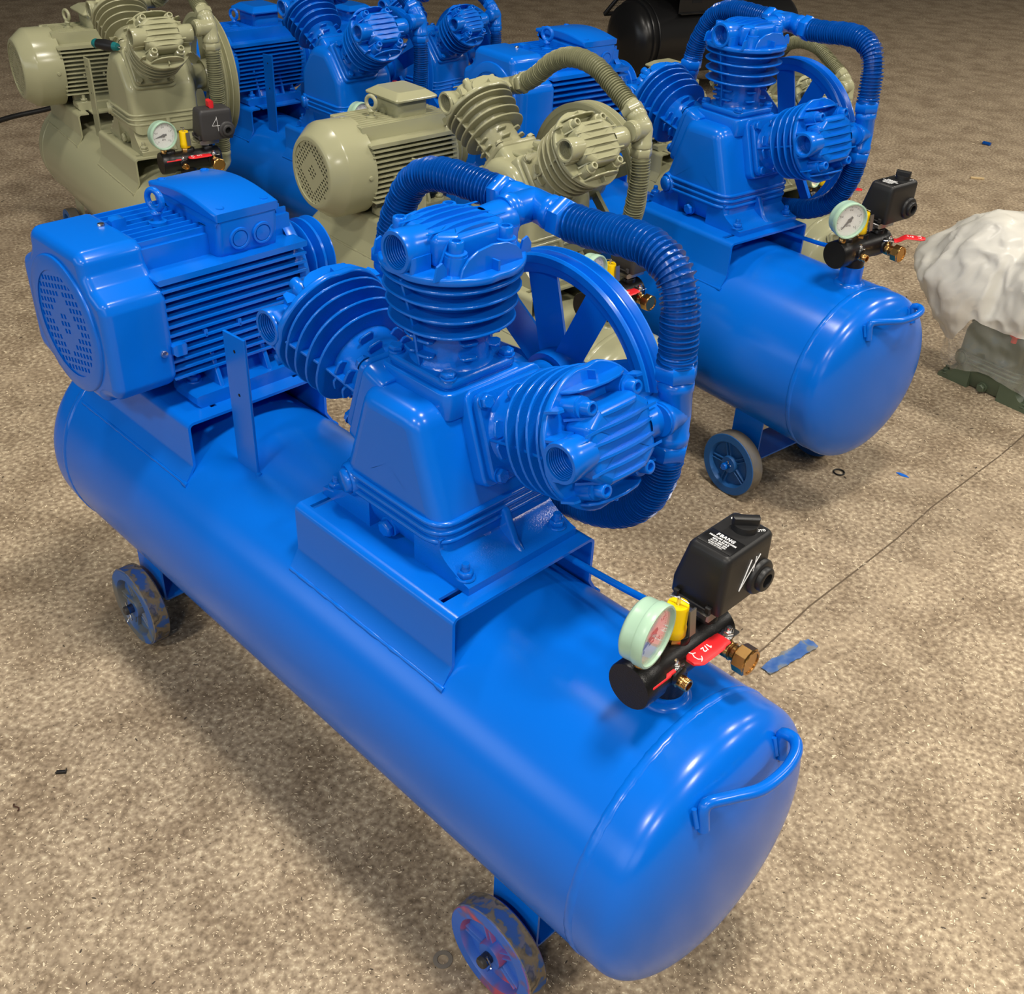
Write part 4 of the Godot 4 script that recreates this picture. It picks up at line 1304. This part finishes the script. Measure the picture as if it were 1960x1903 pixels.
func black_compressor() -> void:
	var x := Transform3D(Basis(Vector3(0, 1, 0), BLACK_YAW), BLACK_AT)
	var r := thing("engine_compressor", "black compressor with an engine on its tank, beyond the blue terminal box", "compressor", x)
	var K: Material = mat.black_paint
	# tank axis along local z, near head at z = 0
	var t := part(r, "tank", me("btank", func(b):
		var prof := [[0.0, -1.3], [0.2, -1.26], [0.235, -1.2]]
		prof.append_array([[0.235, -0.02], [0.24, -0.015], [0.24, 0.0], [0.228, 0.003], [0.228, 0.02], [0.215, 0.05], [0.15, 0.085], [0.0, 0.1]])
		b.at(along(Vector3(0, 0, 1))).lathe(prof, 64, 0.5)
		b.at(Transform3D())), K, P(0, 0.42, 0))
	part(t, "weld_seam", me("bseam", func(b):
		b.at(Transform3D())
		ring_fn(b, 0.236, 0.006, 60, 8)), K, P(0, 0, -0.05))
	part(r, "engine_plate", me("bplate", func(b):
		for s in [1, -1]: b.box(Vector3(0.17 * s, 0.66, -0.5), Vector3(0.006, 0.14, 0.56), 0.002)
		b.box(Vector3(0, 0.727, -0.5), Vector3(0.346, 0.006, 0.56), 0.002)
		for s in [1, -1]: b.box(Vector3(0.185 * s, 0.59, -0.5), Vector3(0.036, 0.006, 0.56), 0.002)), K)
	part(r, "plate_slot", me("bslot", func(b): b.box(Vector3(0.1735, 0.66, -0.36), Vector3(0.002, 0.025, 0.08))), mat.hole)
	part(r, "plate_slot", me("bslot2", func(b): b.box(Vector3(-0.1665, 0.66, -0.36), Vector3(0.002, 0.025, 0.08))), mat.alu)
	var e := part(r, "engine", me("engine", func(b):
		b.box(Vector3(-0.02, 0.79, -0.42), Vector3(0.24, 0.11, 0.22), 0.02)
		b.box(Vector3(-0.03, 0.9, -0.42), Vector3(0.2, 0.14, 0.2), 0.03)
		for s in [1, -1]: b.box(Vector3(0.09 * s, 0.745, -0.32), Vector3(0.04, 0.03, 0.03), 0.006)
		for i in 7: b.box(Vector3(-0.02, 0.9, -0.36 + 0.012 * i), Vector3(0.26, 0.13, 0.004))), mat.alu)
	part(e, "recoil_housing", me("recoil", func(b): b.at(along(Vector3(1, 0, 0), Vector3(0.08, 0.84, -0.6))).lathe([[0.0, 0.0], [0.13, 0.0], [0.14, 0.02], [0.13, 0.05], [0.1, 0.07], [0.06, 0.07], [0.055, 0.06], [0.0, 0.06]], 36)), K)
	for s in [1, -1]: part(e, "mount_bolt", nut_bolt_mesh(), mat.steel, P(0.09 * s, 0.756, -0.305))
	# pull handle frame with a mesh guard
	var g := part(r, "handle_frame", me("bframe", func(b):
		for s in [1, -1]:
			b.tube(V3([-0.2, 0.3 * 0 + 0.52, 0.16 * s - 0.25, -0.34, 0.48, 0.16 * s - 0.25]), 0.012, 10)
		b.tube(V3([-0.4, 0.5, -0.05, -0.24, 0.74, -0.15, -0.2, 0.76, -0.5]), 0.014, 10)
		b.tube(V3([-0.4, 0.5, -0.45, -0.24, 0.74, -0.5]), 0.014, 10)
		b.tube(V3([-0.4, 0.5, -0.05, -0.4, 0.5, -0.45]), 0.014, 10)), K)
	part(g, "guard_mesh", me("bmesh", func(b):
		for i in 12: b.tube(V3([-0.385 + 0.012 * i, 0.52 + 0.018 * i, -0.06 - 0.008 * i, -0.385 + 0.012 * i, 0.52 + 0.018 * i, -0.45]), 0.0014, 5)
		for i in 18: b.tube(V3([-0.385, 0.52, -0.07 - 0.021 * i, -0.25, 0.73, -0.15 - 0.019 * i]), 0.0014, 5)), mat.steel)
	for z in [-0.25, -1.05]:
		for s in [1, -1]:
			part(r, "wheel", me("bwheel", func(b):
				b.at(along(Vector3(1, 0, 0))).lathe([[0.0, -0.03], [0.06, -0.03], [0.065, -0.02], [0.1, -0.035], [0.125, -0.03], [0.135, -0.015], [0.135, 0.015], [0.125, 0.03], [0.1, 0.035], [0.065, 0.02], [0.06, 0.03], [0.0, 0.03]], 36, 0.6)
				b.at(Transform3D())), mat.plastic, P(0.24 * s, 0.135, z))
	part(r, "axle", me("baxle", func(b):
		for z in [-0.25, -1.05]:
			b.tube(V3([-0.26, 0.135, z, 0.26, 0.135, z]), 0.012, 10)
			b.box(Vector3(0, 0.17, z), Vector3(0.2, 0.09, 0.05), 0.004)), K)

func floor_bits() -> void:
	var s := thing("paint_scrap", "torn strip of dried blue paint film lying on the floor", "scrap", P(0.693, 0, -0.952))
	part(s, "film", me("scrap", func(b):
		var rows := []
		var r2 := RandomNumberGenerator.new()
		r2.seed = 4
		for i in 16:
			var u := i / 15.0
			var row := PackedVector3Array()
			var e0 := -0.017 + r2.randf_range(-0.005, 0.003)
			var e1 := 0.02 + r2.randf_range(-0.002, 0.003)
			if i < 2: e0 *= 0.7
			for j in 5:
				row.push_back(Vector3(lerpf(e0, e1, j / 4.0), 0.003 + 0.0035 * sin(u * 9.0 + j) * sin(u * 9.0 + j) + r2.randf() * 0.001, lerpf(0.092, -0.092, u)))
			rows.append(row)
		var low := []
		for row in rows:
			var q := PackedVector3Array()
			for w in row: q.push_back(w - Vector3(0, 0.0012, 0))
			q.reverse()
			low.append(q)
		b.grid(rows, false, 0.5)
		b.grid(low, false, 0.5)), mat.scrap, Transform3D(Basis(Vector3(0, 1, 0), -0.13), Vector3.ZERO))
	var w1 := thing("washer", "flat steel washer lying on the floor left of the front wheel", "washer", P(0.721, 0.0, 0.244))
	part(w1, "ring", me("washer", func(b): b.lathe([[0.0105, 0.0], [0.0185, 0.0], [0.0185, 0.0022], [0.0105, 0.0022], [0.0105, 0.0]], 30, 0.8)), mat.worn_steel)
	var w2 := thing("seal_ring", "small dark rubber ring lying on the floor right of the back wheel", "ring", P(0.312, 0.003, -1.82))
	part(w2, "ring", me("oring", func(b):
		b.at(Transform3D(Basis(Vector3(1, 0, 0), PH), Vector3.ZERO))
		ring_fn(b, 0.017, 0.0024, 26, 8)), mat.plastic)
	var chip := thing("paint_chip", "bright blue paint chip on the floor beside the small dark ring", "chip", P(0.459, 0, -1.967))
	part(chip, "flake", me("chip", func(b): b.at(lift()).prism(V2([-0.022, -0.004, 0.0, -0.009, 0.022, 0.0, 0.008, 0.007, -0.014, 0.005]), 0.0, 0.0025, 0.0006)), mat.blue)
	var st := thing("wood_stick", "short pale wooden stick lying on the floor behind the wrapped pump", "stick", Transform3D(Basis(Vector3(0, 1, 0), 0.6), Vector3(-0.831, 0, -5.187)))
	part(st, "stick", me("stick", func(b): b.box(Vector3(0, 0.006, 0), Vector3(0.075, 0.011, 0.014), 0.002)), paint(Color8(205, 180, 135), 0.7))
	var cl := thing("metal_clip", "small dark folded metal clip on the bare floor in the lower left", "clip", Transform3D(Basis(Vector3(0, 1, 0), 0.9), Vector3(-0.177, 0, 0.557)))
	part(cl, "clip", me("clip", func(b):
		b.box(Vector3(0, 0.001, 0), Vector3(0.022, 0.002, 0.01), 0.0004)
		b.box(Vector3(0, 0.004, 0.0055), Vector3(0.022, 0.007, 0.0012), 0.0004)
		b.box(Vector3(0.0105, 0.004, 0), Vector3(0.0012, 0.007, 0.011), 0.0004)), mat.plastic)
	var tw := thing("wire_bit", "tiny rusty wire bit on the bare floor at the lower left edge", "wire", P(-0.06, 0.0, 0.76))
	part(tw, "wire", me("wirebit", func(b): b.tube(spline(V3([-0.012, 0.002, 0.0, -0.004, 0.005, 0.003, 0.004, 0.002, -0.003, 0.012, 0.004, 0.002]), 0.003), 0.0016, 7)), mat.rust)
	tw.transform = P(gpt(32, 1547).x, 0, gpt(32, 1547).z)
	var nut := thing("blue_cap", "small blue plastic piece on the floor at the far right", "scrap", P(gpt(1888, 277).x, 0, gpt(1888, 277).z))
	part(nut, "piece", me("bluecap", func(b): b.box(Vector3(0, 0.008, 0), Vector3(0.05, 0.016, 0.03), 0.004)), mat.blue_hose)
	var cb := thing("floor_cable", "dark cable running across the floor behind the far left compressor", "cable", Transform3D())
	part(cb, "cable", me("fcable", func(b): b.tube(spline(V3([-4.9, 0.014, -0.7, -5.04, 0.014, -1.32, -5.1, 0.014, -1.5, -5.14, 0.014, -1.72, -5.3, 0.014, -2.1, -5.5, 0.014, -2.6]), 0.04), 0.014, 10)), mat.plastic)
	# light chips and dark grit trodden into the concrete
	for kind in 2:
		var mm := MultiMesh.new()
		mm.transform_format = MultiMesh.TRANSFORM_3D
		var pm := MB.new()
		pm.at(lift()).prism(V2([-0.5, -0.22, 0.1, -0.3, 0.5, 0.02, 0.2, 0.26, -0.4, 0.16]), 0.0, 0.16)
		mm.mesh = pm.done()
		var count := 26000 if kind == 0 else 5000
		mm.instance_count = count
		for i in count:
			# denser near the front, where they can be told apart
			var px := rng.randf_range(-60, 2020)
			var py := pow(rng.randf(), 0.75) * 1903.0
			var g := gpt(px, py)
			var L := (rng.randf_range(0.002, 0.0055) if kind == 0 else rng.randf_range(0.002, 0.005)) * (1.0 if rng.randf() < 0.95 else 1.9)
			L *= clampf((g - CAM_AT).length() / 2.2, 0.8, 2.2)
			var w := rng.randf_range(0.25, 0.7) * L
			var bs := Basis(Vector3(0, 1, 0), rng.randf() * TAU) * Basis.from_scale(Vector3(L, L * 0.5, w))
			mm.set_instance_transform(i, Transform3D(bs, Vector3(g.x, 0.0, g.z)))
		var o := MultiMeshInstance3D.new()
		o.name = "floor_chips" if kind == 0 else "floor_grit"
		o.multimesh = mm
		o.material_override = mat.chips if kind == 0 else mat.grit
		add_child(o, true)
		tag(o, ["pale chips and fibres trodden into the concrete floor", "dark grit scattered over the concrete floor"][kind], ["chips", "grit"][kind], "", "stuff")

# point of the floor that the camera sees at a pixel of the photograph (only used to place things at build time)
func gpt(px: float, py: float) -> Vector3:
	var d := CAM_B * Vector3((px - 980.0) / CAM_F, -(py - 951.5 - CAM_OY) / CAM_F, -1.0)
	return CAM_AT + d * (-CAM_AT.y / d.y)

func hall() -> void:
	# floor slab with an expansion joint that runs out from under the front compressor
	var fl := Node3D.new()
	fl.name = "floor"
	add_child(fl)
	tag(fl, "dirty grey brown concrete floor with a joint", "floor", "", "structure")
	var jx := PackedFloat32Array()
	for i in 61: jx.push_back(0.645 + 0.03 * sin(i * -0.1633) + 0.006 * sin(i * 2.1) + rng.randf_range(-0.002, 0.002))
	part(fl, "slab", me("slab", func(b):
		b.quad(Vector3(-16, 0, 0), Vector3(-16, 0, 12), Vector3(16, 0, 12), Vector3(16, 0, 0))
		for i in 60:
			var z0 := -14.0 * i / 60.0
			var z1 := -14.0 * (i + 1) / 60.0
			var g0 := 0.0026 if i > 0 else 0.0
			b.quad(Vector3(-16, 0, z1), Vector3(-16, 0, z0), Vector3(jx[i] - g0, 0, z0), Vector3(jx[i + 1] - 0.0026, 0, z1))
			b.quad(Vector3(jx[i + 1] + 0.0026, 0, z1), Vector3(jx[i] + g0, 0, z0), Vector3(16, 0, z0), Vector3(16, 0, z1))
			b.quad(Vector3(jx[i + 1] - 0.0026, 0, z1), Vector3(jx[i] - g0, 0, z0), Vector3(jx[i] - g0, -0.02, z0), Vector3(jx[i + 1] - 0.0026, -0.02, z1))
			b.quad(Vector3(jx[i] + g0, 0, z0), Vector3(jx[i + 1] + 0.0026, 0, z1), Vector3(jx[i + 1] + 0.0026, -0.02, z1), Vector3(jx[i] + g0, -0.02, z0))), mat.floor)
	part(fl, "joint_filler", me("sub", func(b): b.box(Vector3(0, -0.152, -1), Vector3(32.4, 0.3, 26.4))), mat.joint)
	for w in [["wall_left", Vector3(-16.1, 3.4, -1), Vector3(0.2, 7.2, 26.4)], ["wall_right", Vector3(16.1, 3.4, -1), Vector3(0.2, 7.2, 26.4)], ["wall_back", Vector3(0, 3.4, -14.1), Vector3(32, 7.2, 0.2)], ["wall_front", Vector3(0, 3.4, 12.1), Vector3(32, 7.2, 0.2)], ["ceiling", Vector3(0, 7.1, -1), Vector3(32.4, 0.2, 26.4)]]:
		var s := part(self, w[0], me(w[0], func(b): b.box(Vector3.ZERO, w[2])), mat.wall if w[0] != "ceiling" else mat.ceiling, P(w[1].x, w[1].y, w[1].z))
		tag(s, "plain %s of the factory hall" % w[0].replace("_", " "), "wall" if w[0] != "ceiling" else "ceiling", "", "structure")

# frosted daylight window high in the wall behind the photographer
func window(k: int, x: float) -> void:
	var w := Node3D.new()
	w.name = "window_%d" % k
	w.position = Vector3(x, 4.0, 11.98)
	add_child(w)
	tag(w, "frosted daylight window number %d in the front wall" % k, "window", "", "structure")
	var gl := StandardMaterial3D.new()
	gl.albedo_color = Color(0.7, 0.72, 0.75)
	gl.emission_enabled = true
	gl.emission = DAY_C
	gl.emission_energy_multiplier = 0.5
	part(w, "frame", me("winframe", func(b):
		for s in [1, -1]:
			b.box(Vector3(0, 1.55 * s, 0), Vector3(7.2, 0.1, 0.08), 0.01)
			b.box(Vector3(3.55 * s, 0, 0), Vector3(0.1, 3.2, 0.08), 0.01)), mat.alu)
	for i in 4: part(w, "pane", me("winpane", func(b): b.box(Vector3.ZERO, Vector3(1.72, 2.98, 0.02))), gl, P(-2.625 + 1.75 * i, 0, 0.01))
	var l := AreaLight3D.new()
	l.name = "light"
	l.area_size = Vector2(7.0, 3.0)
	l.light_color = DAY_C
	l.light_energy = DAY_E
	l.area_range = 60.0
	l.shadow_enabled = true
	l.position = Vector3(0, 0, -0.03)
	w.add_child(l)

func lamp(x: float, z: float, e: float) -> void:
	var at := Vector3(x, LAMP_Y, z)
	var t := thing("ceiling_lamp", "square white lamp panel hanging below the hall ceiling", "lamp", P(at.x, at.y, at.z), "ceiling lamps of the hall")
	var gl := StandardMaterial3D.new()
	gl.albedo_color = Color(0.8, 0.8, 0.8)
	gl.emission_enabled = true
	gl.emission = LAMP_C
	gl.emission_energy_multiplier = 1.0
	part(t, "housing", me("lamphouse", func(b):
		b.box(Vector3(0, 0.06, 0), Vector3(LAMP_S + 0.06, 0.1, LAMP_S + 0.06), 0.01)
		for s in [1, -1]: b.tube(V3([0.2 * s, 0.1, 0, 0.2 * s, 7.0 - LAMP_Y, 0]), 0.006, 6)), mat.alu)
	part(t, "diffuser", me("lampglass", func(b): b.box(Vector3(0, 0.002, 0), Vector3(LAMP_S, 0.012, LAMP_S), 0.002)), gl)
	var l := AreaLight3D.new()
	l.name = "light"
	l.area_size = Vector2(LAMP_S, LAMP_S)
	l.light_color = LAMP_C
	l.light_energy = e
	l.area_range = 40.0
	l.shadow_enabled = true
	l.transform = Transform3D(Basis(Vector3(1, 0, 0), -PH), Vector3(0, -0.012, 0))
	t.add_child(l)
